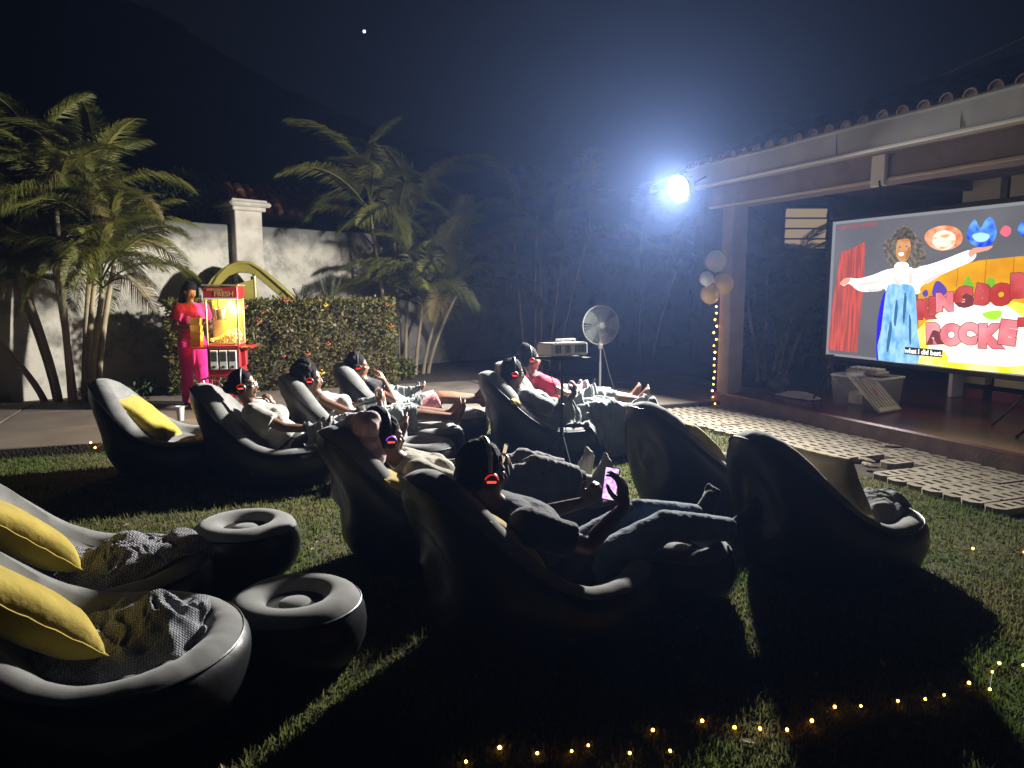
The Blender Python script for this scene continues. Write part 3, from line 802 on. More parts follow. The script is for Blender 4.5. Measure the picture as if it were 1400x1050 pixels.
ec('white', (1., .96, .93), 1.25); ec('cuffshade', (.85, .70, .62)); ec('denim', (.16, .42, .72), c2=(.38, .68, .95), scale=9, lo=.35, hi=.62, squash=(1.6, .8, 1))
ec('denim_dark', (.05, .16, .34)); ec('skin_dark', (.45, .17, .05)); ec('hair_dark', (.06, .05, .038), c2=(.13, .11, .085), scale=25); ec('skin', (.55, .22, .07), c2=(.70, .34, .12), scale=12); ec('palm_skin', (.80, .38, .26))
ec('hair', (.10, .085, .065), c2=(.22, .19, .15), scale=22); ec('blueglow', (.03, .01, .95)); ec('blue', (.02, .05, .78), c2=(.16, .48, .95), scale=5)
ec('paleblue', (.45, .78, .98)); ec('pink', (.80, .16, .22)); ec('ringorange', (.80, .22, .07), c2=(.92, .48, .30), scale=9); ec('ball', (.98, .88, .72), c2=(.72, .40, .12), scale=6, squash=(1, 3, 1), lo=.5, hi=.66)
ec('orange', (.85, .42, .015), c2=(.72, .30, .01), scale=3); ec('yellow', (1., .80, .03), 1.1, c2=(1., .93, .35), scale=3); ec('cream', (1., .97, .70), 1.25)
ec('letter', (.50, .045, .04), c2=(.62, .10, .10), scale=3); ec('letter_pale', (.78, .19, .22), c2=(.88, .36, .38), scale=3); ec('letter_edge', (.20, .05, .05)); ec('green', (.20, .50, .03)); ec('purple', (.12, .07, .42)); ec('caption', (.03, .03, .03)); ec('seam', (.35, .15, .02)); ec('smile', (1., .95, .9)); ec('lime', (.42, .85, .05))
ssc = bpy.data.objects.new('projection_screen', None); COL.objects.link(ssc); ssc.matrix_world = SM @ Matrix.Translation((SW / 2, PZ, 0))
tag(ssc, 'large black framed projection screen showing a performer with outstretched arms and graffiti', 'screen')
SOFF = Vector((SW / 2, PZ, 0))
def spart(name, mb, m, parent=None, smooth=False):
    return mo(name, mb.mesh(name, SOFF, smooth), m, parent or ssc)
mb = MB(); B = .055
for (cx, cy, sx_, sy_) in ((SW / 2, SZ0 - B / 2, SW + 2 * B, B), (SW / 2, SZ1 + B / 2, SW + 2 * B, B), (-B / 2, (SZ0 + SZ1) / 2, B, SH), (SW + B / 2, (SZ0 + SZ1) / 2, B, SH)):
    mb.bbox((cx, cy, 0), (sx_, sy_, .05), .008)
spart('frame', mb, 'black_plastic')
for x in (.35, SW - .35):
    mb = MB(); mb.tube([(x, SZ0, -.02), (x, PZ + .25, -.02)], .02, 8); lg = spart('leg', mb, 'black_metal', smooth=True)
    mb = MB(); mb.tube([(x, PZ + .3, -.02), (x, PZ + .015, .45)], .014, 6); mb.tube([(x, PZ + .3, -.02), (x, PZ + .015, -.45)], .014, 6); spart('foot', mb, 'black_metal', lg, True)
def rect_mb(x0, x1, y0, y1, z): 
    mb = MB(); mb.add([(x0, y0, z), (x1, y0, z), (x1, y1, z), (x0, y1, z)], [(0, 1, 2, 3)]); return mb
mb = MB(); mb.box((SW / 2, (SZ0 + SZ1) / 2, 0), (SW, SH, .006)); pic = spart('fabric', mb, 'pic_edge')
ZL = [.004]
def pic_rect(name, x0, x1, y0, y1, m):
    ZL[0] += .0007; return spart(name, rect_mb(x0, x1, y0, y1, ZL[0]), m, pic)
def curve_poly(pts, k=3):
    """closed Catmull-Rom through traced points"""
    out = []; n = len(pts)
    for i in range(n):
        p0_, p1_, p2_, p3_ = (Vector(pts[(i + j) % n]) for j in (-1, 0, 1, 2))
        for s in range(k):
            t = s / k
            out.append(.5 * ((2 * p1_) + (p2_ - p0_) * t + (2 * p0_ - 5 * p1_ + 4 * p2_ - p3_) * t * t + (3 * p1_ - p0_ - 3 * p2_ + p3_) * t ** 3))
    return out
def pic_poly(name, px, m, k=3, raw=False):
    ZL[0] += .0007; pts = [SP(*p) for p in px] if not raw else px
    if k > 1: pts = [(p.x, p.y) for p in curve_poly([Vector((*p, 0)) for p in pts], k)]
    pts = [(min(max(x, .004), SW - .004), min(max(y, SZ0 + .004), SZ1 - .004)) for x, y in pts]
    mb = MB(); mb.add([(x, y, ZL[0]) for x, y in pts], [tuple(range(len(pts)))])
    me = mb.mesh(name, SOFF, False)
    bm = bmesh.new(); bm.from_mesh(me); bmesh.ops.triangulate(bm, faces=bm.faces); bm.to_mesh(me); bm.free()
    return mo(name, me, m, pic)
pic_rect('stage_backdrop', .05, SW - .01, SZ0 + .03, SZ1 - .035, 'pic_grey')
pic_poly('curtain', [(1150, 345), (1165, 340), (1183, 330), (1182, 380), (1176, 440), (1172, 482), (1132, 478), (1138, 420)], 'pic_curtain', 1)
pic_poly('valance', [(1145, 310), (1200, 303), (1198, 308), (1185, 311), (1178, 309), (1168, 313), (1160, 311), (1150, 315)], 'pic_valance', 1)
pic_poly('blue_glow', [(1209, 400), (1216, 408), (1212, 450), (1207, 490), (1199, 492), (1200, 440)], 'pic_blueglow', 2)
# graffiti board
pic_poly('board', [(1256, 393), (1300, 366), (1340, 356), (1400, 350), (1470, 343), (1475, 530), (1400, 512), (1256, 497)], 'pic_orange', 1)
pic_poly('board_light', [(1256, 450), (1290, 425), (1330, 405), (1400, 415), (1475, 440), (1475, 530), (1400, 512), (1256, 497)], 'pic_yellow', 2)
pic_poly('spot_light_patch', [(1268, 455), (1290, 422), (1325, 408), (1365, 412), (1398, 432), (1440, 470), (1400, 500), (1330, 497), (1280, 490)], 'pic_cream', 3)
for a in ((1350, 350, 1352, 395), (1311, 362, 1311, 392), (1388, 350, 1387, 385)):
    x0_, y0_ = SP(a[0], a[1]); x1_, y1_ = SP(a[2], a[3]); pic_rect('board_seam', x0_ - .004, x0_ + .004, y1_, y0_, 'pic_seam')
for nm, px, m in (('paint_splash', [(1277, 392), (1282, 384), (1290, 388), (1296, 398), (1288, 406), (1276, 404)], 'pic_purple'), ('paint_splash', [(1262, 400), (1268, 396), (1270, 403), (1265, 406)], 'pic_purple'),
                  ('paint_splash', [(1318, 390), (1325, 377), (1331, 388), (1333, 396), (1322, 400)], 'pic_green'), ('paint_splash', [(1349, 388), (1354, 379), (1362, 384), (1360, 394), (1352, 396)], 'pic_green'),
                  ('paint_splash', [(1345, 428), (1368, 424), (1370, 432), (1362, 437), (1350, 435)], 'pic_lime'), ('paint_splash', [(1257, 462), (1263, 455), (1266, 468), (1260, 476)], 'pic_yellow'), ('paint_splash', [(1276, 492), (1290, 480), (1297, 488), (1294, 497), (1280, 497)], 'pic_yellow')):
    pic_poly(nm, px, m, 3)
def pic_letter(ch, px, py, size, rot, m, off=.035, sx_=1.):
    for (mm_, of, dz) in (('pic_letter_edge', off + .007, 0), (m, off, .0007)):
        ZL[0] += .0007
        me = text_mesh(ch, size, of, 0.)
        x, y = SP(px, py); me.transform(Matrix.Translation((x - SOFF.x, y - SOFF.y, ZL[0])) @ Matrix.Rotation(rot, 4, 'Z') @ Matrix.Diagonal((sx_, 1, 1, 1)))
        mo('letter' if dz else 'letter_outline', me, mm_, pic)
for ch, px, py, sz, rt, m in (('K', 1264, 424, .30, .10, 'pic_letter'), ('I', 1276, 420, .28, -.05, 'pic_letter'), ('N', 1293, 414, .27, .06, 'pic_letter_pale'), ('G', 1319, 407, .29, .08, 'pic_letter'), ('B', 1345, 404, .29, -.06, 'pic_letter'), ('O', 1371, 404, .30, .1, 'pic_letter'), ('B', 1396, 392, .34, -.05, 'pic_letter'),
                          ('R', 1279, 457, .33, .05, 'pic_letter_pale'), ('O', 1303, 459, .33, .0, 'pic_letter_pale'), ('C', 1326, 457, .31, -.06, 'pic_letter_pale'), ('K', 1354, 461, .35, .05, 'pic_letter_pale'), ('E', 1380, 456, .35, -.04, 'pic_letter_pale'), ('T', 1412, 455, .38, .05, 'pic_letter')):
    pic_letter(ch, px, py, sz * .84, rt + rnd.uniform(-.08, .08), m, .029, 1.05)
# performer
pic_poly('hair', [(1212, 345), (1210, 332), (1221, 325), (1229, 313), (1239, 308), (1250, 314), (1258, 324), (1266, 334), (1270, 348), (1263, 360), (1252, 364), (1240, 358), (1226, 362), (1216, 356)], 'pic_hair', 3)
pic_poly('blouse', [(1153, 386), (1163, 380), (1176, 381), (1196, 376), (1214, 369), (1232, 366), (1252, 365), (1272, 362), (1296, 354), (1316, 346), (1330, 342), (1338, 348), (1332, 357), (1312, 366), (1288, 377), (1262, 392), (1258, 402), (1216, 398), (1212, 395), (1190, 399), (1176, 397), (1164, 388), (1156, 391)], 'pic_white', 3)
pic_poly('overalls', [(1217, 390), (1230, 388), (1246, 389), (1254, 396), (1256, 420), (1258, 455), (1258, 497), (1204, 492), (1208, 450), (1212, 415)], 'pic_denim', 2)
for a in ((1228, 410, 1226, 445), (1240, 400, 1238, 440), (1246, 430, 1247, 470), (1220, 440, 1216, 480)):
    pic_poly('denim_fold', [(a[0], a[1]), (a[0] + 3, a[1] + 8), (a[2] + 2, a[3]), (a[2] - 1, a[3] - 5)], 'pic_denim_dark', 2)
pic_poly('collar', [(1227, 360), (1240, 358), (1246, 362), (1244, 370), (1228, 369)], 'pic_white', 2)
pic_poly('face', [(1229, 335), (1232, 327), (1241, 325), (1248, 330), (1248, 345), (1243, 356), (1235, 358), (1229, 350)], 'pic_skin', 3)
for (a, b) in ((1234, 338), (1243, 337)): pic_poly('eye', [(a - 1.6, b), (a, b - 1.2), (a + 1.6, b), (a, b + 1.2)], 'pic_denim_dark', 2)
pic_poly('cheek_shadow', [(1245, 340), (1248, 338), (1247, 348), (1243, 355), (1242, 351)], 'pic_skin_dark', 2)
pic_poly('hair_lock', [(1214, 350), (1222, 340), (1228, 346), (1229, 360), (1220, 363)], 'pic_hair', 3)
pic_poly('hair_lock', [(1248, 344), (1258, 336), (1268, 350), (1262, 364), (1250, 366)], 'pic_hair', 3)
pic_poly('hair_crown', [(1224, 326), (1232, 314), (1242, 311), (1252, 318), (1254, 328), (1243, 326), (1232, 328)], 'pic_hair_dark', 3)
for q_ in ([(1180, 388), (1200, 384), (1212, 382), (1198, 388), (1184, 391)], [(1184, 396), (1204, 394), (1210, 397), (1196, 399)], [(1266, 384), (1290, 373), (1308, 362), (1294, 374), (1272, 388)], [(1226, 378), (1232, 384), (1236, 390), (1229, 388)], [(1248, 372), (1246, 384), (1250, 390), (1252, 378)]): pic_poly('blouse_fold', q_, 'pic_cuffshade', 2)
pic_poly('smile', [(1232, 346), (1240, 345), (1239, 350), (1234, 350)], 'pic_smile', 2)
pic_poly('hand', [(1152, 388), (1158, 381), (1166, 380), (1165, 386), (1157, 390)], 'pic_palm_skin', 2)
pic_poly('hand', [(1328, 346), (1336, 339), (1350, 338), (1362, 336), (1356, 342), (1340, 346), (1332, 352)], 'pic_palm_skin', 2)
pic_poly('planet_ring', [(1268, 325), (1274, 315), (1290, 309), (1308, 310), (1319, 318), (1320, 330), (1310, 339), (1292, 343), (1276, 337)], 'pic_ringorange', 3)
pic_poly('planet', [(1279, 328), (1285, 318), (1298, 315), (1309, 320), (1311, 331), (1303, 340), (1291, 342), (1282, 336)], 'pic_ball', 3)
pic_poly('blue_globe', [(1326, 320), (1332, 306), (1338, 300), (1345, 312), (1352, 301), (1360, 297), (1366, 308), (1367, 322), (1360, 334), (1346, 338), (1332, 333)], 'pic_blue', 3)
pic_poly('globe_light', [(1334, 322), (1346, 318), (1358, 322), (1352, 330), (1340, 330)], 'pic_paleblue', 3)
pic_poly('small_planet', [(1372, 318), (1378, 309), (1386, 311), (1387, 319), (1380, 324)], 'pic_pink', 4)
pic_poly('small_globe', [(1396, 314), (1404, 302), (1415, 306), (1416, 318), (1405, 324)], 'pic_blue', 3)
x0_, y0_ = SP(1242, 474); x1_, y1_ = SP(1293, 488); pic_rect('caption_box', x0_, x1_, y1_ - .005, y0_ + .0, 'pic_caption')
ZL[0] += .001; me = text_mesh('what I did best.', .078, .003, 0.); me.transform(Matrix.Translation(((x0_ + x1_) / 2 - SOFF.x, (y0_ + y1_) / 2 - SOFF.y - .004, ZL[0])))
mo('caption', me, 'pic_white', pic)

# ------------------------------------------------------------------ things on the patio
m, nt, b_ = newmat('clear_plastic'); b_.inputs['Base Color'].default_value = (.70, .75, .80, 1); b_.inputs['Roughness'].default_value = .25; b_.inputs['Alpha'].default_value = .2
mat('lid_plastic', (.66, .67, .68), .4, (.58, .59, .6), 5)
th = Thing('storage_box', 'clear plastic storage box full of oddments under the screen', 'box', PM @ frame(1.62, .78, 12, PZ + .004))
mb = MB(); W_, D_, H_ = .62, .44, .36
vv = [(-W_ / 2 * k, -D_ / 2 * k2, z) for z, f_ in ((0, .9), (H_, 1)) for k, k2 in ((f_, f_), (-f_, f_), (-f_, -f_), (f_, -f_))]
mb.add(vv, [(0, 1, 2, 3)] + [(i, (i + 1) % 4, 4 + (i + 1) % 4, 4 + i) for i in range(4)]); th.add('tub', mb, 'clear_plastic', smooth=False)
mb = MB(); mb.tube([(-W_ / 2, -D_ / 2, H_), (W_ / 2, -D_ / 2, H_), (W_ / 2, D_ / 2, H_), (-W_ / 2, D_ / 2, H_)], .014, 6, close=True); th.add('rim', mb, 'lid_plastic')
th.finish()
for k, (x, y, s, m_, lb) in enumerate(((-.15, .02, .16, 'white_plastic', 'white carton lying inside the clear storage box'), (.12, -.02, .2, 'black_plastic', 'black gadget case lying inside the clear storage box'), (.0, .1, .1, 'brass', 'yellowish tin lying inside the clear storage box'))):
    t_ = Thing('packed_item', lb, 'item', PM @ frame(1.62 + x, .78 + y, 20 * k, PZ + .02)); mb = MB(); mb.bbox((0, 0, s * .4), (s, s * .7, s * .8), .012); mb.bbox((0, 0, s * .83), (s * .7, s * .5, s * .06), .008); t_.add('packed_item', mb, m_, smooth=False); t_.finish()
th = Thing('box_contents_tray', 'beige cable tray lying across the open storage box', 'tray', PM @ frame(1.56, .84, 4, PZ + H_ + .022)); mb = MB(); mb.bbox((0, 0, .02), (.42, .22, .04), .01); th.add('tray', mb, 'cream_trim', smooth=False)
for k in range(6): mb = MB(); mb.bbox((-.16 + k * .065, 0, .055), (.045, .16, .03), .01); th.add('plug', mb, 'white_plastic', smooth=False)
th.finish()
# lid leaning against the tub
a = (G(1190, 506, PZ + .34)); lo_ = uv = None
LM = PM @ Matrix.Translation((2.03, .70, PZ + .012)) @ Matrix.Rotation(R(12), 4, 'Z') @ Matrix.Rotation(R(44), 4, 'Y')
th = Thing('ribbed_plastic_lid', 'pale ribbed plastic lid with a red sticker leaning against the clear box', 'tray', LM)
mb = MB(); mb.bbox((-.29, 0, 0), (.58, .44, .022), .01); l0 = th.add('panel', mb, 'lid_plastic', smooth=False)
for k in range(6): mb = MB(); mb.bbox((-.29, -.15 + k * .06, .016), (.46, .016, .012), .004); th.add('rib', mb, 'white_plastic', parent=l0, smooth=False)
mb = MB(); mb.tube([(-.57, -.21, .008), (-.01, -.21, .008), (-.01, .21, .008), (-.57, .21, .008)], .014, 6, close=True); th.add('lip', mb, 'lid_plastic')
mat('label_red', (.5, .03, .03), .5); mb = MB(); mb.bbox((-.27, 0, .024), (.10, .05, .006), .002); th.add('sticker', mb, 'label_red', smooth=False)
th.finish()
def tripod(label, M, h, sp, name='tripod', cat='tripod'):
    th = Thing(name, label, cat, M)
    mb = MB(); mb.tube([(0, 0, h * .35), (0, 0, h)], .014, 8); th.add('column', mb, 'black_metal')
    mb = MB(); mb.bbox((0, 0, h * .8), (.06, .06, .07), .012); th.add('collar', mb, 'black_plastic')
    for k in range(3):
        a = k * 2.094 + .5; mb = MB(); mb.tube([(0, 0, h * .8), (math.cos(a) * sp, math.sin(a) * sp, .012)], [.014, .011], 6); l = th.add('leg', mb, 'black_metal')
        mb = MB(); mb.ell((math.cos(a) * sp, math.sin(a) * sp, .014), (.018, .018, .014), n=8, m=6); th.add('rubber_foot', mb, 'black_plastic', parent=l)
    mb = MB(); mb.bbox((0, 0, h + .02), (.09, .06, .03), .008); th.add('mount_plate', mb, 'black_plastic')
    return th.finish()
tripod('short black tripod standing in front of the clear storage box', PM @ frame(1.25, .58, 30, PZ + .002), .55, .24)
tripod('black tripod at the near end of the red patio floor', PM @ frame(3.92, .95, 70, PZ + .002), .8, .55)
# rumpled white sheet on the patio floor
def cloth_heap(name, label, M, rx, ry, h, seed, m, cat, fold=.03, nr=26, na=64, group=None, ground=None, sc=5., outline=.18):
    """crumpled cloth: a closed disc grid with warped ridges, lying on 'ground'"""
    mb = MB(); vv = []; ff = []; sd = Vector((seed * 3.3, seed * 1.7, seed * 2.1))
    for i in range(nr + 1):
        q = i / nr
        for k in range(na):
            a = 2 * math.pi * k / na
            ro = 1 + outline * noise.noise(Vector((math.cos(a) * 1.6, math.sin(a) * 1.6, 0)) + sd) + outline * .5 * noise.noise(Vector((math.cos(a) * 4, math.sin(a) * 4, 1)) + sd)
            x, y = rx * q * ro * math.cos(a), ry * q * ro * math.sin(a)
            p = Vector((x, y, 0)) * sc + sd
            wp = p + Vector((noise.noise(p * .7), noise.noise(p * .7 + Vector((9, 2, 4))), 0)) * 1.3
            f = ridged(Vector((wp.x, wp.y * .75, 0)), 3)
            dome = max(0., 1 - q ** 2.4)
            z = h * dome * (.75 + .5 * noise.noise(p * .45 + Vector((2, 7, 1)))) + fold * (f - .25) * (1 - .75 * q ** 4) + .012
            z = max(z, .010 + .02 * (1 - q))
            if ground: z += ground(x, y)
            sx_ = fold * .6 * noise.noise(p * 1.1 + Vector((5, 0, 0))); sy_ = fold * .6 * noise.noise(p * 1.1 + Vector((0, 5, 0)))
            vv.append((x + sx_, y + sy_, z))
    for i in range(nr):
        for k in range(na):
            l = (k + 1) % na; ff.append((i * na + k, i * na + l, (i + 1) * na + l, (i + 1) * na + k))
    mb.add(vv, ff)
    t = Thing(name, label, cat, M, group); t.add(name, mb, m); o = t.finish()
    sd_ = o.modifiers.new('thick', 'SOLIDIFY'); sd_.thickness = .008; ss_ = o.modifiers.new('sub', 'SUBSURF'); ss_.levels = 1; ss_.render_levels = 1
    return o
mat('white_sheet', (.55, .54, .52), .9, (.46, .45, .43), 6, bump=.3, bscale=40)
cloth_heap('rumpled_sheet', 'rumpled white sheet dropped on the red patio floor', PM @ frame(.72, .62, 0, PZ + .003), .34, .20, .06, 2, 'white_sheet', 'sheet')
th = Thing('equipment_bag', 'black equipment bag beside the patio pillar base', 'bag', PM @ frame(.42, .55, 10, PZ + .002)); mb = MB(); mb.ell((0, 0, .13), (.17, .13, .14), n=14, m=8)
th.add('body', mb, 'black_plastic'); mb = MB(); mb.tube([(-.08, 0, .26), (-.05, 0, .32), (.05, 0, .32), (.08, 0, .26)], .01, 6); th.add('handle', mb, 'black_plastic'); th.finish()

# balloons and the fairy lights on the pillar
def balloon_mat(name, c, alpha, rough=.12):
    m, nt, b = newmat(name); b.inputs['Base Color'].default_value = (*c, 1); b.inputs['Roughness'].default_value = rough; b.inputs['Alpha'].default_value = alpha; return m
balloon_mat('gold_film', (.75, .52, .10), .75); balloon_mat('clear_film', (.60, .56, .42), .5); balloon_mat('pearl_film', (.62, .62, .58), .95, .35)
for px, py, rr, m_, lb in ((979, 357, .135, 'clear_film', 'clear confetti balloon topping the pillar cluster'), (966, 381, .085, 'pearl_film', 'small pearl white balloon in the pillar cluster'), (989, 388, .13, 'gold_film', 'translucent gold balloon lit from behind by fairy lights'), (971, 402, .12, 'gold_film', 'lowest gold balloon of the pillar cluster')):
    dpt = 9.33 - (.1 if px < 970 else 0); p = AT(px, py, dpt); th = Thing('balloon', lb, 'balloon', Matrix.Translation(p), 'balloons tied to the patio pillar')
    mb = MB(); mb.ell((0, 0, 0), (rr, rr, rr * 1.06), n=24, m=16); th.add('skin', mb, m_); mb = MB(); mb.lathe([(.004, -rr * 1.05), (.012, -rr * 1.05 - .012), (.004, -rr * 1.05 - .02)], 8); th.add('knot', mb, m_); th.finish()
bulb_me = None
def light_string(name, label, pts, bulbs, cat='fairy lights', r=.009, jitter=0., glow=None):
    global bulb_me
    base = Vector(pts[0]); th = bpy.data.objects.new(name, None); COL.objects.link(th); th.location = base; tag(th, label, cat)
    mb = MB(); mb.tube(pts, .0015, 5); mo('wire', mb.mesh('wire', base), 'thin_wire', th)
    if bulb_me is None:
        b_ = MB(); b_.ell((0, 0, 0), (1, 1, 1), n=8, m=6); bulb_me = b_.mesh('bulb'); bulb_me.materials.append(MATS['bulb'])
    for q in bulbs:
        o = mo('bulb', bulb_me, None, th); o.location = Vector(q) - base; s = r * rnd.uniform(.8, 1.2); o.scale = (s, s, s)
    return th
pp = [PP(-.185, -.02, 1.56)]; bl = []
for k in range(36):
    z = 1.54 - k * .043; pp.append(PP(-.128 + .008 * math.sin(k * 1.3), -.02 + .012 * math.cos(k * 1.7), z)); 
    if k % 2: bl.append(pp[-1] + PV * -.012 + PU * rnd.uniform(-.012, .012))
pp += [PP(-.08, -.07, .045), PP(.05, -.1, .04)]; bl += [PP(-.13, -.06, .05), PP(-.08, -.09, .05), PP(-.02, -.08, .05), PP(-.19, -.05, 1.6), PP(-.17, -.06, 1.66)]
light_string('pillar_light_string', 'string of warm fairy lights hanging straight down the patio pillar', pp, bl, r=.0115)
lawnpx = [(640, 1046), (681, 1022), (729, 1030), (775, 1025), (813, 1027), (855, 1030), (884, 1004), (918, 1030), (955, 992), (1005, 993), (1042, 1004), (1082, 994), (1105, 984), (1145, 975), (1170, 958), (1203, 955), (1222, 960), (1260, 957), (1290, 952), (1325, 937), (1348, 940), (1348, 924), (1374, 911), (1395, 905)]
pts_ = [G(x + rnd.uniform(-9, 9), y + rnd.uniform(-9, 9), .012) for x, y in lawnpx]
light_string('lawn_light_string', 'warm fairy light string lying across the near lawn', pts_, [p + Vector((0, 0, rnd.uniform(.002, .012))) for p in pts_ if rnd.random() > .06], r=.0052)
pts_ = [G(x, y, .03) for x, y in ((1245, 742), (1285, 756), (1330, 752), (1400, 757), (1440, 756))]
light_string('lawn_light_string', 'short fairy light string on the grass beside the path', pts_, [pts_[0] + Vector((0, 0, .01)), pts_[2] + Vector((0, 0, .01)), pts_[3] + Vector((0, 0, .01))], r=.006)
pts_ = [G(x, y, DZ + .01) for x, y in ((116, 607), (124, 605), (130, 612), (142, 606))]
light_string('paving_light_string', 'few fairy lights lying on the driveway edge', pts_, pts_[1:], r=.008)

# ------------------------------------------------------------------ pedestal fan
fx = G(820, 540, 0)
FMx = Matrix.Translation((fx.x, fx.y, .0)) @ Matrix.Rotation(R(18), 4, 'Z')
th = Thing('pedestal_fan', 'white pedestal fan with round wire guard on a slim pole', 'fan', FMx)
fz = 1.03; rg = .285
mb = MB(); mb.lathe([(.21, .0), (.21, .02), (.17, .035), (.05, .05), (.03, .1)], 28); th.add('base', mb, 'aged_white')
mb = MB(); mb.tube([(0, 0, .05), (0, 0, .5)], .017, 10); mb.tube([(0, 0, .5), (0, 0, fz - .12)], .012, 10); th.add('pole', mb, 'aged_white')
mb = MB(); mb.bbox((0, 0, fz - .30), (.07, .06, .11), .015); cb = th.add('control_box', mb, 'aged_white'); mb = MB(); mb.ell((0, -.032, fz - .28), (.009, .005, .009), n=8, m=6); emat('amber_led', (1, .3, .05), 4); th.add('power_light', mb, 'amber_led', parent=cb)
mb = MB(); mb.lathe([(.02, -.1), (.06, -.09), (.075, 0), (.06, .06), (.02, .07)], 18, Matrix.Translation((0, .09, fz)) @ Matrix.Rotation(R(90), 4, 'X')); th.add('motor', mb, 'aged_white')
mb = MB(); mb.tube([(0, 0, fz - .2), (0, .06, fz - .08), (0, .08, fz - .05)], .016, 8); th.add('neck', mb, 'aged_white')
mb = MB()
for sgn, dep in ((-1, .055), (1, .05)):
    for k in range(40):
        a = k * 2 * math.pi / 40; c_, s_ = math.cos(a), math.sin(a); c2_, s2_ = math.cos(a + .16), math.sin(a + .16)
        mb.tube([(c_ * .045, sgn * dep, fz + s_ * .045), (c2_ * rg * .6, sgn * dep * .95, fz + s2_ * rg * .6), (c2_ * rg * .93, sgn * dep * .6, fz + s2_ * rg * .93), (c2_ * rg, 0, fz + s2_ * rg)], .0019, 4, cap=False)
    for q in (.5, .8):
        mb.tube([(math.cos(t * .2618) * rg * q, sgn * dep * (.95 if q < .7 else .82), fz + math.sin(t * .2618) * rg * q) for t in range(24)], .002, 4, close=True)
gd = th.add('guard', mb, 'aged_white')
mb = MB(); mb.tube([(math.cos(t * .1963) * rg, 0, fz + math.sin(t * .1963) * rg) for t in range(32)], .009, 8, close=True); th.add('rim', mb, 'aged_white')
mb = MB(); mb.lathe([(.048, 0), (.048, .012), (.03, .02)], 18, Matrix.Translation((0, -.055, fz)) @ Matrix.Rotation(R(90), 4, 'X')); th.add('hub_cap', mb, 'aged_white')
mat('blade', (.16, .19, .17), .35)
for k in range(5):
    a = k * 2 * math.pi / 5; mb = MB(); vv = []; ff = []
    for i in range(6):
        t = .04 + (rg - .035) * i / 5 * .95
        for j in (-1, 0, 1):
            an = a + j * (.33 + .10 * math.sin(i / 5 * 3)) + .12 * i / 5
            vv.append((math.cos(an) * t, .018 * j, fz + math.sin(an) * t))
    for i in range(5):
        for j in range(2): q_ = i * 3 + j; ff.append((q_, q_ + 1, q_ + 4, q_ + 3))
    mb.add(vv, ff); th.add('blade', mb, 'blade')
mb = MB(); mb.tube([(.01, .05, fz - .25), (.07, .06, .7), (.16, .05, .35), (.24, .0, .05)], .006, 6); th.add('power_cord', mb, 'aged_white')
th.finish()

# ------------------------------------------------------------------ projector on its stand
ps = Vector((.43, 6.30, 0)); 
PJ = Matrix.Translation(ps) @ Matrix.Rotation(R(28), 4, 'Z')
th = Thing('projector_stand', 'slim black tripod stand with a tray carrying the projector', 'stand', PJ); tz = .955
mb = MB(); mb.tube([(0, 0, .12), (0, 0, .55)], .017, 10); mb.tube([(0, 0, .55), (0, 0, tz)], .012, 10); th.add('pole', mb, 'black_metal')
mb = MB(); mb.bbox((0, 0, tz + .012), (.40, .30, .016), .005); th.add('tray', mb, 'black_metal', smooth=False)
for k in range(3):
    a = k * 2.094 + .3; mb = MB(); mb.tube([(0, 0, .32), (math.cos(a) * .3, math.sin(a) * .3, .01)], [.011, .009], 6); th.add('leg', mb, 'black_metal')
mb = MB(); mb.bbox((0, 0, .55), (.045, .045, .05), .01); th.add('clamp', mb, 'black_plastic')
mb = MB(); mb.tube([(-.16, .0, tz), (-.08, .03, .78), (.02, .02, .5), (.05, -.02, .25), (.2, .05, .02)], .004, 5); th.add('cable', mb, 'black_plastic'); th.finish()
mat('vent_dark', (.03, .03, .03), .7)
th = Thing('projector', 'boxy pale grey projector with side vents on the black stand', 'projector', PJ @ Matrix.Translation((-.0, .0, tz + .021)) @ Matrix.Rotation(R(-3), 4, 'X'))
mb = MB(); mb.bbox((0, 0, .07), (.36, .26, .11), .014); bd = th.add('body', mb, 'white_plastic', smooth=False)
for x0_, n_ in ((-.14, 4), (-.045, 4), (.05, 8)):
    for k in range(n_): mb = MB(); mb.bbox((x0_ + k * .014, -.131, .07), (.007, .006, .065), .001); th.add('vent_slot', mb, 'vent_dark', parent=bd, smooth=False)
mb = MB(); mb.lathe([(.04, 0), (.042, .05), (.034, .055)], 20, Matrix.Translation((.18, .03, .07)) @ Matrix.Rotation(R(90), 4, 'Y')); th.add('lens', mb, 'black_plastic')
mb = MB(); mb.tube([(-.09, -.05, .125), (-.09, -.05, .15), (.10, -.05, .15), (.10, -.05, .125)], .008, 6); th.add('handle', mb, 'white_plastic')
for x in (-.14, .14): mb = MB(); mb.lathe([(.014, 0), (.014, .02)], 10, Matrix.Translation((x, -.08, -.002))); th.add('foot', mb, 'black_plastic')
th.finish()

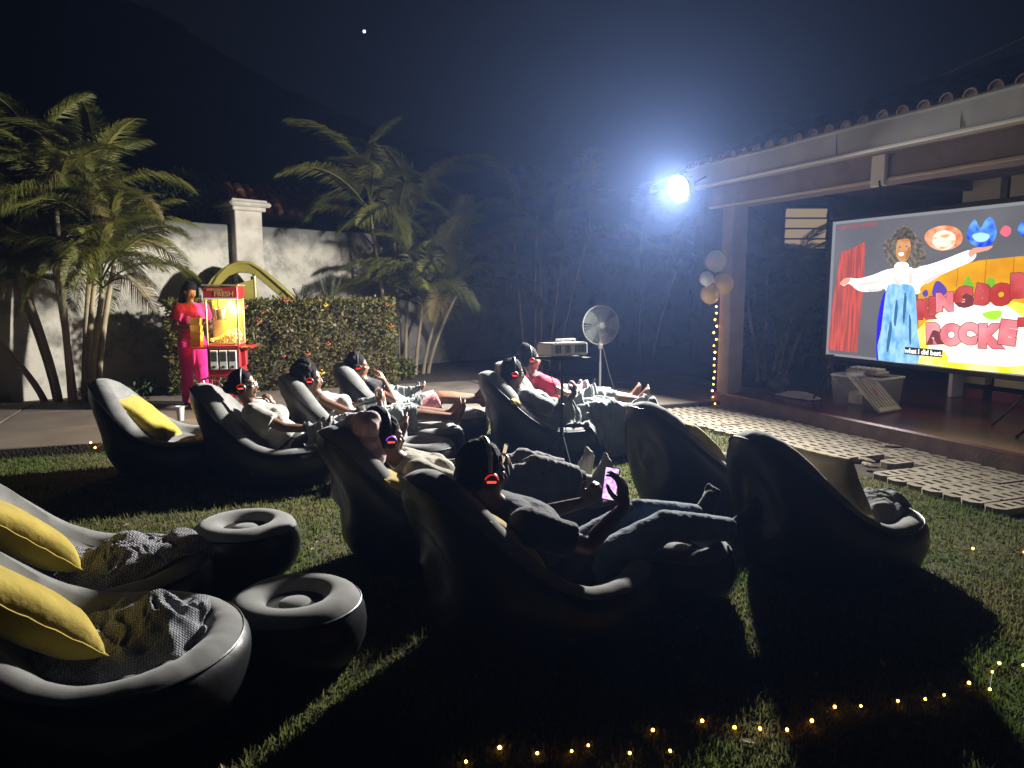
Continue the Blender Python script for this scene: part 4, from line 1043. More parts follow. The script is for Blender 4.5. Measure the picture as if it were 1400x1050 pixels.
# ------------------------------------------------------------------ playground slide behind the hedge
mat('olive_plastic', (.20, .17, .025), .3, (.26, .22, .04), 4, coat=.2)
def sweep(path, width, rim, th_=.02):
    """open trough swept along a path in the x-z plane (y is its width)"""
    mb = MB(); vv = []; ff = []; P = [Vector(p) for p in path]
    prof2 = [(-width / 2, rim), (-width / 2 + .02, rim), (-width / 2 + .05, .02), (0, 0), (width / 2 - .05, .02), (width / 2 - .02, rim), (width / 2, rim), (width / 2 - .03, -.01), (0, -th_), (-width / 2 + .03, -.01)]
    for i, p in enumerate(P):
        t = (P[min(i + 1, len(P) - 1)] - P[max(i - 1, 0)]).normalized(); nrm = Vector((-t.z, 0, t.x)); nrm = nrm if nrm.z > 0 else -nrm
        for y, z in prof2: vv.append(p + Vector((0, y, 0)) + nrm * z)
    m2 = len(prof2)
    for i in range(len(P) - 1):
        for k in range(m2): l = (k + 1) % m2; ff.append((i * m2 + k, i * m2 + l, (i + 1) * m2 + l, (i + 1) * m2 + k))
    ff += [tuple(range(m2)), tuple((len(P) - 1) * m2 + k for k in range(m2))]
    return mb.add(vv, ff)
sp0 = AT(290, 400, 11.25)
th = Thing('playground_slide', 'olive plastic slide arching above the hedge behind the popcorn cart', 'slide', Matrix.Translation((sp0.x, 11.25, 0)) @ Matrix.Rotation(R(22), 4, 'Z'))
z0_ = 1.45
pth = [(0, 0, z0_), (.10, 0, z0_ + .17), (.24, 0, z0_ + .31), (.40, 0, z0_ + .37), (.55, 0, z0_ + .36), (.68, 0, z0_ + .28), (.85, 0, z0_ + .13), (1.05, 0, z0_ - .06), (1.3, 0, z0_ - .32), (1.6, 0, z0_ - .62), (1.9, 0, z0_ - .95), (2.2, 0, z0_ - 1.2), (2.5, 0, z0_ - 1.28)]
th.add('chute', sweep(pth, .52, .13), 'olive_plastic')
mb = MB(); mb.tube([(p[0], -.26, p[2] + .13) for p in pth[:10]], .024, 8); th.add('handrail', mb, 'olive_plastic')
mb = MB(); mb.tube([(p[0], .26, p[2] + .13) for p in pth[:10]], .024, 8); th.add('handrail', mb, 'olive_plastic')
for y in (-.24, .24):
    mb = MB(); mb.tube([(.05, y, 0), (.08, y, z0_ + .1)], .03, 8); th.add('post', mb, 'olive_plastic')
    mb = MB(); mb.tube([(.62, y, 0), (.60, y, z0_ + .3)], .03, 8); th.add('post', mb, 'olive_plastic')
for k in range(4): mb = MB(); mb.tube([(.03, -.24, .25 + .32 * k), (.03, .24, .25 + .32 * k)], .016, 6); th.add('rung', mb, 'olive_plastic')
mb = MB(); mb.add([(.12, -.25, z0_ - .25), (.58, -.25, z0_ - .25), (.58, -.25, z0_ + .25), (.12, -.25, z0_ + .1)], [(0, 1, 2, 3)]); mb.add([(.12, -.262, z0_ - .25), (.58, -.262, z0_ - .25), (.58, -.262, z0_ + .25), (.12, -.262, z0_ + .1)], [(0, 1, 2, 3)]); th.add('side_panel', mb, 'olive_plastic')
th.finish()

# ------------------------------------------------------------------ popcorn cart
cg = G(314, 556, DZ); CM = Matrix.Translation((cg.x, cg.y, DZ)) @ Matrix.Rotation(R(8), 4, 'Z') @ Matrix.Scale(.94, 4)
m, nt, b_ = newmat('thin_glass'); nt.nodes.remove(b_)
tr = N(nt, 'ShaderNodeBsdfTransparent'); gl = N(nt, 'ShaderNodeBsdfGlossy'); gl.inputs['Roughness'].default_value = .03; mxs = N(nt, 'ShaderNodeMixShader'); mxs.inputs[0].default_value = .07
nt.links.new(tr.outputs[0], mxs.inputs[1]); nt.links.new(gl.outputs[0], mxs.inputs[2]); nt.links.new(mxs.outputs[0], nt.nodes['Material Output'].inputs[0])
mat('popcorn', (.80, .64, .22), .8, (.90, .82, .55), 30); mat('gold_letter', (.55, .36, .12), .5); mat('bag_white', (.62, .60, .56), .7)
mat('warm_metal', (.62, .52, .30), .3, metal=.6)
emat('cart_bulb', (1., .66, .16), 14.)
th = Thing('popcorn_cart', 'red popcorn cart with a glowing yellow glass cabinet', 'popcorn cart', CM)
cw, cd = .41, .38; zb, zc, zt = .42, .84, 1.42; ztt = 1.60
mb = MB(); mb.bbox((0, 0, (zb + zc) / 2), (cw, cd, zc - zb), .012); cab = th.add('base_cabinet', mb, 'red_paint', smooth=False)
mb = MB(); mb.box((.0, -cd / 2 - .004, .66), (.36, .012, .27)); th.add('bag_window', mb, 'vent_dark', parent=cab, smooth=False)
for k in range(3): mb = MB(); mb.bbox((-.115 + k * .115, -cd / 2 - .016, .645), (.098, .02, .25), .006); th.add('bag_slot', mb, 'bag_white', parent=cab, smooth=False)
for k in range(3):
    mb = MB(); mb.ell((-.115 + k * .115, -cd / 2 - .028, .555), (.022, .004, .018), n=10, m=6); th.add('bag_print', mb, 'vent_dark', parent=cab)
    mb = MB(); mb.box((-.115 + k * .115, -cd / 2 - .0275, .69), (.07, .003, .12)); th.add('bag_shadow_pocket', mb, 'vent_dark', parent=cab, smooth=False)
mb = MB(); mb.bbox((cw / 2 + .07, 0, .80), (.16, cd, .025), .006); th.add('side_shelf', mb, 'red_paint', smooth=False)
mb = MB(); mb.bbox((-cw / 2 - .09, 0, .80), (.20, cd, .025), .006); th.add('side_shelf', mb, 'red_paint', smooth=False)
mb = MB(); mb.bbox((cw / 2 + .03, -.06, .66), (.06, .1, .2), .01); th.add('side_bin', mb, 'red_paint', smooth=False)
for x in (-cw / 2 + .03, cw / 2 - .03):
    for y in (-cd / 2 + .03, cd / 2 - .03):
        mb = MB(); mb.bbox((x, y, zb / 2 + .02), (.035, .035, zb + .03), .006); th.add('leg', mb, 'red_paint', smooth=False)
mb = MB(); mb.bbox((0, 0, .16), (cw - .02, cd - .02, .02), .005); th.add('lower_shelf', mb, 'red_paint', smooth=False)
for y in (-cd / 2 - .03, cd / 2 + .03):
    mb = MB(); mb.tube([(-.20 + math.cos(t * .2618) * .20, y, .21 + math.sin(t * .2618) * .20) for t in range(24)], .010, 6, close=True); w_ = th.add('wheel', mb, 'chrome')
    mb = MB()
    for t in range(10): mb.tube([(-.20, y, .21), (-.20 + math.cos(t * .628) * .2, y, .21 + math.sin(t * .628) * .2)], .004, 4)
    th.add('spokes', mb, 'chrome', parent=w_)
for x in (-cw / 2 + .012, cw / 2 - .012):
    for y in (-cd / 2 + .012, cd / 2 - .012): mb = MB(); mb.bbox((x, y, (zc + ztt) / 2), (.024, .024, ztt - zc), .004); th.add('corner_post', mb, 'warm_metal', smooth=False)
for nm, c, s in (('front', (0, -cd / 2 + .006, (zc + zt) / 2), (cw - .05, .004, zt - zc)), ('l', (-cw / 2 + .006, 0, (zc + zt) / 2), (.004, cd - .05, zt - zc)), ('r', (cw / 2 - .006, 0, (zc + zt) / 2), (.004, cd - .05, zt - zc))):
    mb = MB(); mb.box(c, s); th.add('glass_pane', mb, 'thin_glass', smooth=False)
mb = MB(); mb.box((0, cd / 2 - .03, (zc + zt) / 2), (cw - .05, .006, zt - zc)); th.add('back_panel', mb, 'warm_metal', smooth=False)
mb = MB(); mb.box((0, 0, zc + .008), (cw - .03, cd - .03, .012)); th.add('cabinet_floor', mb, 'warm_metal', smooth=False)
mb = MB(); mb.bbox((0, 0, (zt + ztt) / 2), (cw + .02, cd + .02, ztt - zt - .02), .012); hd = th.add('header', mb, 'red_paint', smooth=False)
mb = MB(); mb.bbox((0, -cd / 2 - .012, zt + .012), (cw + .01, .012, .022), .003); th.add('header_trim', mb, 'white_plastic', parent=hd, smooth=False)
mb = MB(); mb.bbox((0, 0, ztt + .005), (cw + .05, cd + .05, .02), .006); th.add('roof_plate', mb, 'warm_metal', parent=hd, smooth=False)
for tx, sz, x, z in (('FRESH', .088, .04, 1.49), ('POPCORN', .040, -.07, 1.545)):
    me = text_mesh(tx, sz, .001, .002); me.transform(Matrix.Translation((x, -cd / 2 - .012, z)) @ Matrix.Rotation(R(90), 4, 'X')); th.add('sign_lettering', me, 'gold_letter', parent=hd)
mb = MB(); mb.lathe([(.075, 1.15), (.088, 1.16), (.092, 1.29), (.086, 1.295), (.083, 1.17)], 24, Matrix.Translation((-.07, .0, 0))); kt = th.add('kettle', mb, 'chrome')
mb = MB(); mb.tube([(-.08, 0, 1.28), (-.08, 0, zt)], .012, 8); mb.tube([(-.15, 0, 1.29), (-.15, 0, zt)], .006, 6); mb.tube([(-.01, 0, 1.29), (-.01, 0, zt)], .006, 6); th.add('hanger', mb, 'chrome', parent=kt)
mb = MB(); mb.bbox((.13, .02, 1.2), (.05, .06, .42), .01); th.add('heater_column', mb, 'warm_metal', smooth=False)
mb = MB(); r3 = random.Random(2)
for k in range(420):
    x, y = r3.uniform(-.17, .17), r3.uniform(-.15, .14); hgt_ = .05 + .13 * math.exp(-((x - .1) ** 2 / .02 + y * y / .03)) ; z = zc + .02 + hgt_ * r3.random() ** .5
    mb.ell((x, y, z), (.014, .013, .012), n=5, m=4)
th.add('popcorn', mb, 'popcorn', kind='stuff')
mb = MB(); mb.ell((.06, .05, zt - .045), (.028, .028, .035), n=12, m=8); th.add('lamp_bulb', mb, 'cart_bulb')
th.finish()
pl_ = bpy.data.lights.new('cart_lamp', 'POINT'); pl_.energy = 46; pl_.color = (1., .54, .07); pl_.shadow_soft_size = .04
plo = bpy.data.objects.new('cart_lamp', pl_); COL.objects.link(plo); plo.location = CM @ Vector((.06, -.03, zt - .11))
pl2 = bpy.data.lights.new('warmer_lamp', 'POINT'); pl2.energy = 22; pl2.color = (1., .52, .06); pl2.shadow_soft_size = .03
plo = bpy.data.objects.new('warmer_lamp', pl2); COL.objects.link(plo); plo.location = CM @ Vector((.13, -.10, zt - .16))
mat('yellow_card', (.75, .40, .03), .6, (.82, .50, .06), 12)
for k in range(4):
    t_ = Thing('popcorn_box', ('bottom', 'second lowest', 'third', 'topmost')[k] + ' yellow popcorn box of the stack on the cart side shelf', 'carton', CM @ frame(-.355, -.05 + rnd.uniform(-.01, .01), rnd.uniform(-6, 6), .815 + k * .092), 'popcorn boxes on the cart shelf')
    mb = MB(); f_ = .055
    mb.add([(-f_, -f_, 0), (f_, -f_, 0), (f_, f_, 0), (-f_, f_, 0), (-f_ * 1.25, -f_ * 1.25, .09), (f_ * 1.25, -f_ * 1.25, .09), (f_ * 1.25, f_ * 1.25, .09), (-f_ * 1.25, f_ * 1.25, .09)], [(0, 1, 2, 3), (4, 5, 6, 7), (0, 1, 5, 4), (1, 2, 6, 5), (2, 3, 7, 6), (3, 0, 4, 7)]); t_.add('popcorn_box', mb, 'yellow_card', smooth=False); t_.finish()
def cup(label, p, m_, h=.12, r=.042):
    mat_ = MATS[m_]; t_ = Thing('paper_cup', label, 'cup', Matrix.Translation(p)); mb = MB(); mb.lathe([(r * .72, 0), (r * .72, .004), (r, h), (r - .004, h), (r * .7, .01), (.002, .01)], 20); t_.add('body', mb, m_)
    mb = MB(); mb.tube([(math.cos(t * .3927) * r, math.sin(t * .3927) * r, h) for t in range(16)], .003, 5, close=True); t_.add('rim', mb, 'white_plastic'); t_.finish()
mat('pale_yellow_card', (.62, .50, .20), .7)
cup('pale yellow paper cup standing on the grass beside a black lounger', G(415, 665, 0), 'pale_yellow_card', .125, .045)
cup('tall cream paper cup standing on the driveway near the popcorn cart', G(247, 575, DZ), 'bag_white', .16, .045)
# bright planet in the night sky, far beyond the hill
emat('planet_glow', (1., .96, .9), 3.)
t_ = Thing('evening_planet', 'single bright planet in the dark sky above the hill', 'planet', Matrix.Translation(AT(498, 43, 900))); mb = MB(); mb.ell((0, 0, 0), (1.7, 1.7, 1.7), n=10, m=8); t_.add('evening_planet', mb, 'planet_glow'); t_.finish()
# ------------------------------------------------------------------ inflatable loungers and footstools
def l_h(x):
    t = (x + .56) / 1.18; s = 1 - smooth01(-.14, .70, t); return .300 + .490 * (s / .925) ** 1.45
def rim_xy(th_): return (.03 + .59 * math.cos(th_), .455 * math.sin(th_) * (1 + .16 * math.cos(th_)))
def base_xy(th_): return (.12 + .43 * math.cos(th_), .37 * math.sin(th_) * (1 + .10 * math.cos(th_)))
NA = 120
def lounger_meshes():
    sh = MB(); vv = []; ff = []; ks = [0, .06, .14, .24, .34, .44, .54, .64, .74, .83, .91, .97, 1.0]
    for k in ks:
        for a in range(NA):
            t = 2 * math.pi * a / NA; bx_, by_ = base_xy(t); rx_, ry_ = rim_xy(t); h = l_h(rx_)
            s = k ** .62; bul = .035 * math.sin(math.pi * min(1, k * 1.02)) 
            x, y = bx_ + (rx_ - bx_) * s, by_ + (ry_ - by_) * s
            n_ = Vector((math.cos(t), math.sin(t), 0)); x += n_.x * bul; y += n_.y * bul
            edge = -.018 * max(0, (k - .86) / .14) ** 2; x += n_.x * edge; y += n_.y * edge
            # moulded hollow with a button in the back
            dt = (t - math.pi); rho = math.hypot(dt / .62, (k - .56) / .30)
            d = -.085 * math.exp(-(rho / .80) ** 4) + .060 * math.exp(-(rho / .34) ** 2)
            x += n_.x * d; y += n_.y * d
            pk = max(0, (k - .70) / .30) * (1 - max(0, (k - .97) / .03)) * .0045 * noise.noise(Vector((math.cos(t) * 9, math.sin(t) * 9, k * 2.))); x += n_.x * pk; y += n_.y * pk   # puckers under the weld
            # long soft creases in the vinyl low on the sides
            x += n_.x * .006 * math.sin(5 * t + 9 * k) * (1 - k); 
            vv.append((x, y, h * (k * .985) if k > 0 else 0))
    m_ = len(ks)
    for i in range(m_ - 1):
        for a in range(NA): b2 = (a + 1) % NA; ff.append((i * NA + a, i * NA + b2, (i + 1) * NA + b2, (i + 1) * NA + a))
    ff.append(tuple(range(NA))[::-1]); sh.add(vv, ff)
    tp = MB(); vv = []; ff = []; qs = [1.0, .98, .95, .91, .87, .83, .79, .75, .71, .66, .60, .52, .43, .33, .22, .11]
    for q in qs:
        for a in range(NA):
            t = 2 * math.pi * a / NA; rx_, ry_ = rim_xy(t); h = l_h(rx_); wb = max(0, -math.cos(t)) ** 2
            cx_ = .10; n_ = (math.cos(t), math.sin(t))
            x, y = cx_ + (rx_ - .018 * n_[0] - cx_) * q, (ry_ - .018 * n_[1]) * q
            crest = h * .985 + .032 * math.sin(math.pi * min(1, (1 - q) / .27)) ** .8 if q > .73 else h * .985
            zs = .205
            if q <= .74:
                w = (q / .74); e_ = 2.6 - 1.3 * wb; z = zs + (h * .985 + .004 - zs) * w ** e_
                z += -.022 * math.exp(-((q - .69) / .03) ** 2) * (1 - .3 * wb)          # crease between rim tube and seat
            else: z = crest + .0040 * noise.noise(Vector((n_[0] * 10, n_[1] * 10, q * 3.))) * min(1, (1 - q) / .03)
            vv.append((x, y, z))
    m_ = len(qs)
    for i in range(m_ - 1):
        for a in range(NA): b2 = (a + 1) % NA; ff.append((i * NA + a, i * NA + b2, (i + 1) * NA + b2, (i + 1) * NA + a))
    vv.append((.10, 0, .205)); c = len(vv) - 1
    for a in range(NA): ff.append(((m_ - 1) * NA + a, (m_ - 1) * NA + (a + 1) % NA, c))
    tp.add(vv, ff)
    se = MB(); se.tube([(rim_xy(2 * math.pi * a / NA)[0] - .016 * math.cos(2 * math.pi * a / NA), rim_xy(2 * math.pi * a / NA)[1] - .016 * math.sin(2 * math.pi * a / NA), l_h(rim_xy(2 * math.pi * a / NA)[0]) * .985) for a in range(NA)], .0055, 5, close=True)
    va = MB(); va.lathe([(.02, 0), (.02, .012), (.012, .016)], 12, Matrix.Translation((-.02, -.435, .16)) @ Matrix.Rotation(R(90), 4, 'X'))
    return sh, tp, se, va
sh, tp, se, va = lounger_meshes()
LG = 'inflatable loungers on the lawn'
LO = {  # x, y, heading
 'A': (-2.98, 6.20, 8, 'empty black inflatable lounger at the lawn edge holding a yellow pillow, nearest the palms'),
 'B': (-2.02, 5.92, 9, 'black inflatable lounger under the woman in white shirt and glasses'),
 'C': (-1.55, 6.66, 13, 'black inflatable lounger under the woman in the white vest'),
 'D': (-1.30, 7.62, 14, 'inflatable lounger under the woman in pink shorts'),
 'E': (-.55, 4.15, 22, 'black inflatable lounger under the person with the pink plush pillow'),
 'F': (.05, 3.19, 28, 'black inflatable lounger under the person in jeans holding up a lit phone'),
 'G': (.23, 6.82, 11, 'black inflatable lounger under the woman wrapped in a grey robe'),
 'H': (.36, 7.76, 12, 'inflatable lounger under the woman in the red shirt'),
 'I': (1.28, 5.08, 30, 'empty black lounger with a yellow cushion near the turf paver path'),
 'J': (1.70, 4.02, 24, 'empty black lounger with a beige cushion and bundled blanket facing the screen'),
 'K': (-2.02, 3.18, 16, 'empty lounger with yellow pillow and long knitted throw, behind the other yellow pillow lounger'),
 'L': (-1.58, 2.45, 20, 'empty lounger with plump yellow pillow and bunched grey knitted throw over its wide grey rim')}
LF = {k: frame(v[0], v[1], v[2]) for k, v in LO.items()}
t_ = Thing('inflatable_lounger', LO['A'][3], 'lounger', LF['A'], LG)
a_ = t_.add('shell', sh, 'black_vinyl'); t_.add('seat_top', tp, 'grey_flock'); t_.add('seam', se, 'black_vinyl', parent=a_); t_.add('air_valve', va, 'black_plastic', parent=a_)
first = t_.finish(); lb_ = t_.base
for k in list(LO)[1:]:
    o = copy_tree(first); o.matrix_world = LF[k] @ Matrix.Translation(lb_); o['label'] = LO[k][3]
# BVH of a lounger in its own frame
def bvh_of(*mbs):
    V_ = []; F_ = []
    for m_ in mbs:
        o_ = len(V_)
        if isinstance(m_, MB): V_ += m_.v; F_ += [tuple(i + o_ for i in f) for f in m_.f]
        else: V_ += [tuple(v.co) for v in m_.vertices]; F_ += [tuple(i + o_ for i in p.vertices) for p in m_.polygons]
    return BVHTree.FromPolygons(V_, F_)
LB = bvh_of(sh, tp)
def top_of(bv, x, y, default=0., ztop=3.):
    h = bv.ray_cast(Vector((x, y, ztop)), Vector((0, 0, -1)))
    return h[0].z if h[0] is not None else default
def footstool_mbs():
    lo_ = MB(); lo_.lathe([(.22, 0), (.262, .03), (.288, .09), (.295, .15), (.288, .205), (.272, .245)], 48)
    up_ = MB(); pr = [(.272, .245), (.255, .268), (.225, .285), (.19, .292), (.155, .285), (.125, .262), (.108, .228), (.10, .205), (.092, .212), (.078, .236), (.055, .252), (.03, .259), (.005, .261)]
    up_.lathe(pr, 48)
    s_ = MB(); s_.tube([(math.cos(t * .1309) * .273, math.sin(t * .1309) * .273, .246) for t in range(48)], .004, 5, close=True)
    return lo_, up_, s_
lo_, up_, s_ = footstool_mbs()
FS = 'round inflatable footstools'
OT = [(*G(335, 712, .28).xy, 'round inflatable footstool with domed middle in front of the long knitted throw'), (*G(403, 812, .28).xy, 'round inflatable footstool with grey dished top beside the bunched grey throw'),
      (.42, 4.55, 'footstool under the socked feet and dark blanket'), (*G(577, 603, .28).xy, 'footstool between the pink pillow and the bare legs'), (*G(592, 583, .28).xy, 'footstool under the bare feet of the white vest woman'), (*G(630, 563, .28).xy, 'footstool under the feet of the woman in pink shorts'),
      (1.22, 7.02, 'footstool under the grey robe hem'), (1.36, 7.97, 'footstool under the bare foot of the red shirt woman'), (.84, 3.64, 'footstool under the feet of the person in jeans'), (2.24, 5.55, 'pale topped footstool behind the bundled blanket beside the path')]
t_ = Thing('inflatable_footstool', OT[0][2], 'footstool', frame(OT[0][0], OT[0][1]), FS); a_ = t_.add('shell', lo_, 'black_vinyl'); t_.add('flocked_top', up_, 'grey_flock'); t_.add('seam', s_, 'black_vinyl', parent=a_)
f0 = t_.finish()
for x, y, lb in OT[1:]:
    o = copy_tree(f0); o.location = (x, y, 0); o.rotation_euler.z = rnd.uniform(0, 6); o['label'] = lb

# ------------------------------------------------------------------ pillows
def pillow_mesh(w, l, t, seed):
    mb = MB(); vv = []; ff = []; n = 26; sd = Vector((seed * 2.3, seed, 1))
    for sgn in (1, -1):
        for i in range(n + 1):
            for j in range(n + 1):
                a, b = i / n * 2 - 1, j / n * 2 - 1
                pr = ((1 - abs(a) ** 3.2) * (1 - abs(b) ** 3.2)); pr = max(0, pr) ** .55
                pin = 1 - .075 * (1 - abs(a) ** 2) * abs(b) ** 6 ; pin2 = 1 - .075 * (1 - abs(b) ** 2) * abs(a) ** 6
                x, y = a * l / 2 * pin2, b * w / 2 * pin
                z = sgn * (t / 2 * pr + .003)
                p = Vector((x, y, sgn)) * 5 + sd
                z += sgn * .012 * ridged(p * .9, 2) * pr ** .5 * (.4 + max(abs(a), abs(b)) ** 2)
                vv.append((x, y, z))
    m_ = (n + 1) ** 2
    for s in (0, m_):
        for i in range(n):
            for j in range(n): a = s + i * (n + 1) + j; ff.append((a, a + 1, a + n + 2, a + n + 1))
    edge = [i * (n + 1) for i in range(n + 1)] + [n * (n + 1) + j for j in range(1, n + 1)] + [i * (n + 1) + n for i in range(n - 1, -1, -1)] + [j for j in range(n - 1, 0, -1)]
    for q in range(len(edge)): r2 = (q + 1) % len(edge); ff.append((edge[q], edge[r2], edge[r2] + m_, edge[q] + m_))
    return mb.add(vv, ff)
def pillow(label, F, c, tilt, roll=0., yaw=0., w=.46, l=.46, t=.16, seed=1, m='yellow_cloth', name='pillow', cat='pillow'):
    M = F @ Matrix.Translation(c) @ Matrix.Rotation(R(yaw), 4, 'Z') @ Matrix.Rotation(R(tilt), 4, 'Y') @ Matrix.Rotation(R(roll), 4, 'X')
    t_ = Thing(name, label, cat, M); t_.add('cover', pillow_mesh(w, l, t, seed), m); ed = []
    for sd_ in range(4):
        for q in range(16):
            a = q / 16 * 2 - 1; a, b = ((a, -1), (1, a), (-a, 1), (-1, -a))[sd_]
            ed.append((a * l / 2 * (1 - .075 * (1 - b * b) * abs(a) ** 6), b * w / 2 * (1 - .075 * (1 - a * a) * abs(b) ** 6), .002 * math.sin(q * 2.)))
    mb = MB(); mb.tube(ed, .0045, 5, close=True); t_.add('piping', mb, m); return t_.finish()
mat('beige_cloth', (.42, .33, .19), .9, (.48, .39, .24), 9, bump=.4, bscale=40)
mat('pink_plush', (.60, .36, .37), 1., (.68, .44, .45), 20, bump=.6, bscale=120, sheen=.4, dist=.004)
pillow('flat yellow pillow sunk in the empty lounger nearest the palms', LF['A'], (-.10, -.02, .47), 42, 0, 0, .42, .54, .12, 1)
pillow('plump yellow pillow lying back in the lounger with the long knitted throw', LF['K'], (-.13, -.05, .50), 43, -4, 26, .46, .46, .16, 2)
pillow('big wrinkled yellow pillow in the lounger with the bunched grey throw', LF['L'], (-.11, -.06, .50), 43, -4, 26, .48, .52, .17, 3)
pillow('yellow cushion leaning inside the empty lounger near the path', LF['I'], (-.13, -.10, .53), 42, 0, -6, .42, .46, .13, 4)
pillow('upright beige cushion in the lounger with the bundled blanket', LF['J'], (-.02, -.10, .52), 58, 0, 4, .42, .40, .09, 5, 'beige_cloth')
pillow('yellow pillow squeezed behind the neck of the person in jeans', LF['F'], (-.17, -.05, .50), 44, 0, 6, .40, .40, .12, 6)
pillow('yellow pillow squeezed under the shoulder of the person with the plush pillow', LF['E'], (-.10, -.18, .44), 40, 0, 0, .34, .40, .11, 7)
pillow('mustard pillow tucked behind the back of the woman in the grey robe', LF['G'], (-.16, -.17, .44), 46, 0, 0, .36, .42, .11, 8)
# ------------------------------------------------------------------ throws on the empty loungers
def knit(name, c, c2, sc=60.):
    m, nt, b = newmat(name); b.inputs['Roughness'].default_value = 1.; b.inputs['Sheen Weight'].default_value = .3; b.inputs['Specular IOR Level'].default_value = .1
    tc = N(nt, 'ShaderNodeTexCoord'); w1 = N(nt, 'ShaderNodeTexWave'); w1.inputs['Scale'].default_value = sc; w1.inputs['Distortion'].default_value = 2.5; w1.inputs['Detail'].default_value = 1; w1.bands_direction = 'DIAGONAL'
    w2 = N(nt, 'ShaderNodeTexWave'); w2.inputs['Scale'].default_value = sc * .8; w2.inputs['Distortion'].default_value = 3.; w2.bands_direction = 'X'
    nt.links.new(tc.outputs['Object'], w1.inputs[0]); nt.links.new(tc.outputs['Object'], w2.inputs[0])
    mu = N(nt, 'ShaderNodeMath', operation='MULTIPLY'); nt.links.new(w1.outputs['Fac'], mu.inputs[0]); nt.links.new(w2.outputs['Fac'], mu.inputs[1])
    mx = N(nt, 'ShaderNodeMix', data_type='RGBA'); nt.links.new(mu.outputs[0], mx.inputs[0]); mx.inputs[6].default_value = (*c, 1); mx.inputs[7].default_value = (*c2, 1); nt.links.new(mx.outputs[2], b.inputs['Base Color'])
    bp = N(nt, 'ShaderNodeBump'); bp.inputs['Strength'].default_value = .9; bp.inputs['Distance'].default_value = .008; nt.links.new(mu.outputs[0], bp.inputs['Height']); nt.links.new(bp.outputs[0], b.inputs['Normal'])
knit('grey_knit', (.17, .175, .205), (.52, .525, .56), 44.); knit('speckle_knit', (.13, .13, .15), (.46, .46, .48), 34.)
mat('dark_fleece', (.055, .057, .06), .95, (.085, .087, .09), 12, bump=.4, bscale=60, sheen=.3)
mat('grey_robe', (.105, .12, .118), .95, (.16, .175, .17), 7, bump=.4, bscale=60, sheen=.3)
mat('pale_throw', (.15, .17, .17), .95, (.23, .255, .25), 8, bump=.4, bscale=50, sheen=.3)
mat('white_grey_throw', (.19, .20, .215), .95, (.31, .32, .335), 9, bump=.4, bscale=50, sheen=.3)
mat('patterned_throw', (.05, .045, .04), .95, (.48, .40, .30), 9, bump=.4, bscale=50, lo=.48, hi=.52)
def on_lounger(cx, cy, hd=0.): 
    def f(x, y): return top_of(LB, cx + x, cy + y, .0)
    return f
def throw_at(label, key, cx, cy, rx, ry, h, seed, m, fold=.035, sc=6.5, outl=.22):
    g0 = on_lounger(cx, cy)
    return cloth_heap('knitted_throw', label, LF[key] @ Matrix.Translation((cx, cy, 0)), rx, ry, h, seed, m, 'blanket', fold, ground=g0, sc=sc, outline=outl, nr=34, na=84)
throw_at('bunched grey knitted throw on the wide rimmed lounger with the wrinkled yellow pillow', 'L', .18, .04, .30, .26, .20, 3, 'grey_knit', .065, 10.)
throw_at('long speckled knitted throw in the lounger beside the footstool', 'K', .24, .03, .36, .26, .14, 5, 'speckle_knit', .065, 10.)
throw_at('dark and cream patterned throw below the flat yellow pillow', 'A', .30, -.02, .26, .22, .12, 7, 'patterned_throw', .035)
throw_at('rolled dark grey blanket on the front of the lounger with the beige cushion', 'J', .34, -.06, .22, .22, .19, 9, 'dark_fleece', .035)
throw_at('dark blanket in the lounger with the yellow cushion near the path', 'I', .22, -.08, .26, .22, .10, 11, 'dark_fleece', .035)
# ------------------------------------------------------------------ people
def skinmat(name, c):
    m = mat(name, c, .48, tuple(x * 1.18 for x in c), 14, bump=.08, bscale=90, spec=.45, dist=.003)
    m.node_tree.nodes['Principled BSDF'].inputs['Subsurface Weight'].default_value = .05
    return m
skinmat('skin_deep', (.095, .045, .026)); skinmat('skin_brown', (.17, .085, .050)); skinmat('skin_warm', (.22, .115, .070))
mat('hair_black', (.005, .005, .005), .8, (.010, .009, .008), 30, spec=.15, bump=.9, bscale=110, dist=.01)
mat('eye_white', (.55, .53, .50), .2); mat('eye_dark', (.01, .008, .006), .15)
mat('lens_glass', (.25, .27, .28), .08)
def cloth_mat(name, c, s=1.3): return mat(name, c, .9, tuple(min(1, x * s) for x in c), 7, bump=.35, bscale=70, sheen=.25, spec=.15)
cloth_mat('white_cotton', (.34, .33, .29)); cloth_mat('white_vest', (.36, .36, .36)); cloth_mat('cream_cotton', (.34, .31, .24)); cloth_mat('navy_cotton', (.022, .028, .042)); cloth_mat('black_cotton', (.010, .010, .012)); cloth_mat('red_cotton', (.40, .022, .05)); cloth_mat('pink_cotton', (.52, .20, .22))
cloth_mat('denim', (.055, .085, .12), 1.7); cloth_mat('light_denim', (.14, .18, .20), 1.5); cloth_mat('hot_pink_shirt', (.48, .035, .13)); cloth_mat('magenta_trousers', (.55, .018, .16)); cloth_mat('sock_grey', (.34, .32, .28)); cloth_mat('dark_trousers', (.018, .018, .022))
emat('phone_glow', (.92, .62, .98), 1.6, c2=(.55, .25, .75), scale=60, squash=(.2, 1, 1)); emat('phone_dim', (.5, .55, .7), .12)
emat('phone_warm', (1., .78, .5), .8)
X, Yv, Z = Vector((1, 0, 0)), Vector((0, 1, 0)), Vector((0, 0, 1))
def basis(fwd, up):
    up = up.normalized(); f = (fwd - up * fwd.dot(up)).normalized(); l = up.cross(f); return Matrix((f, l, up)).transposed()
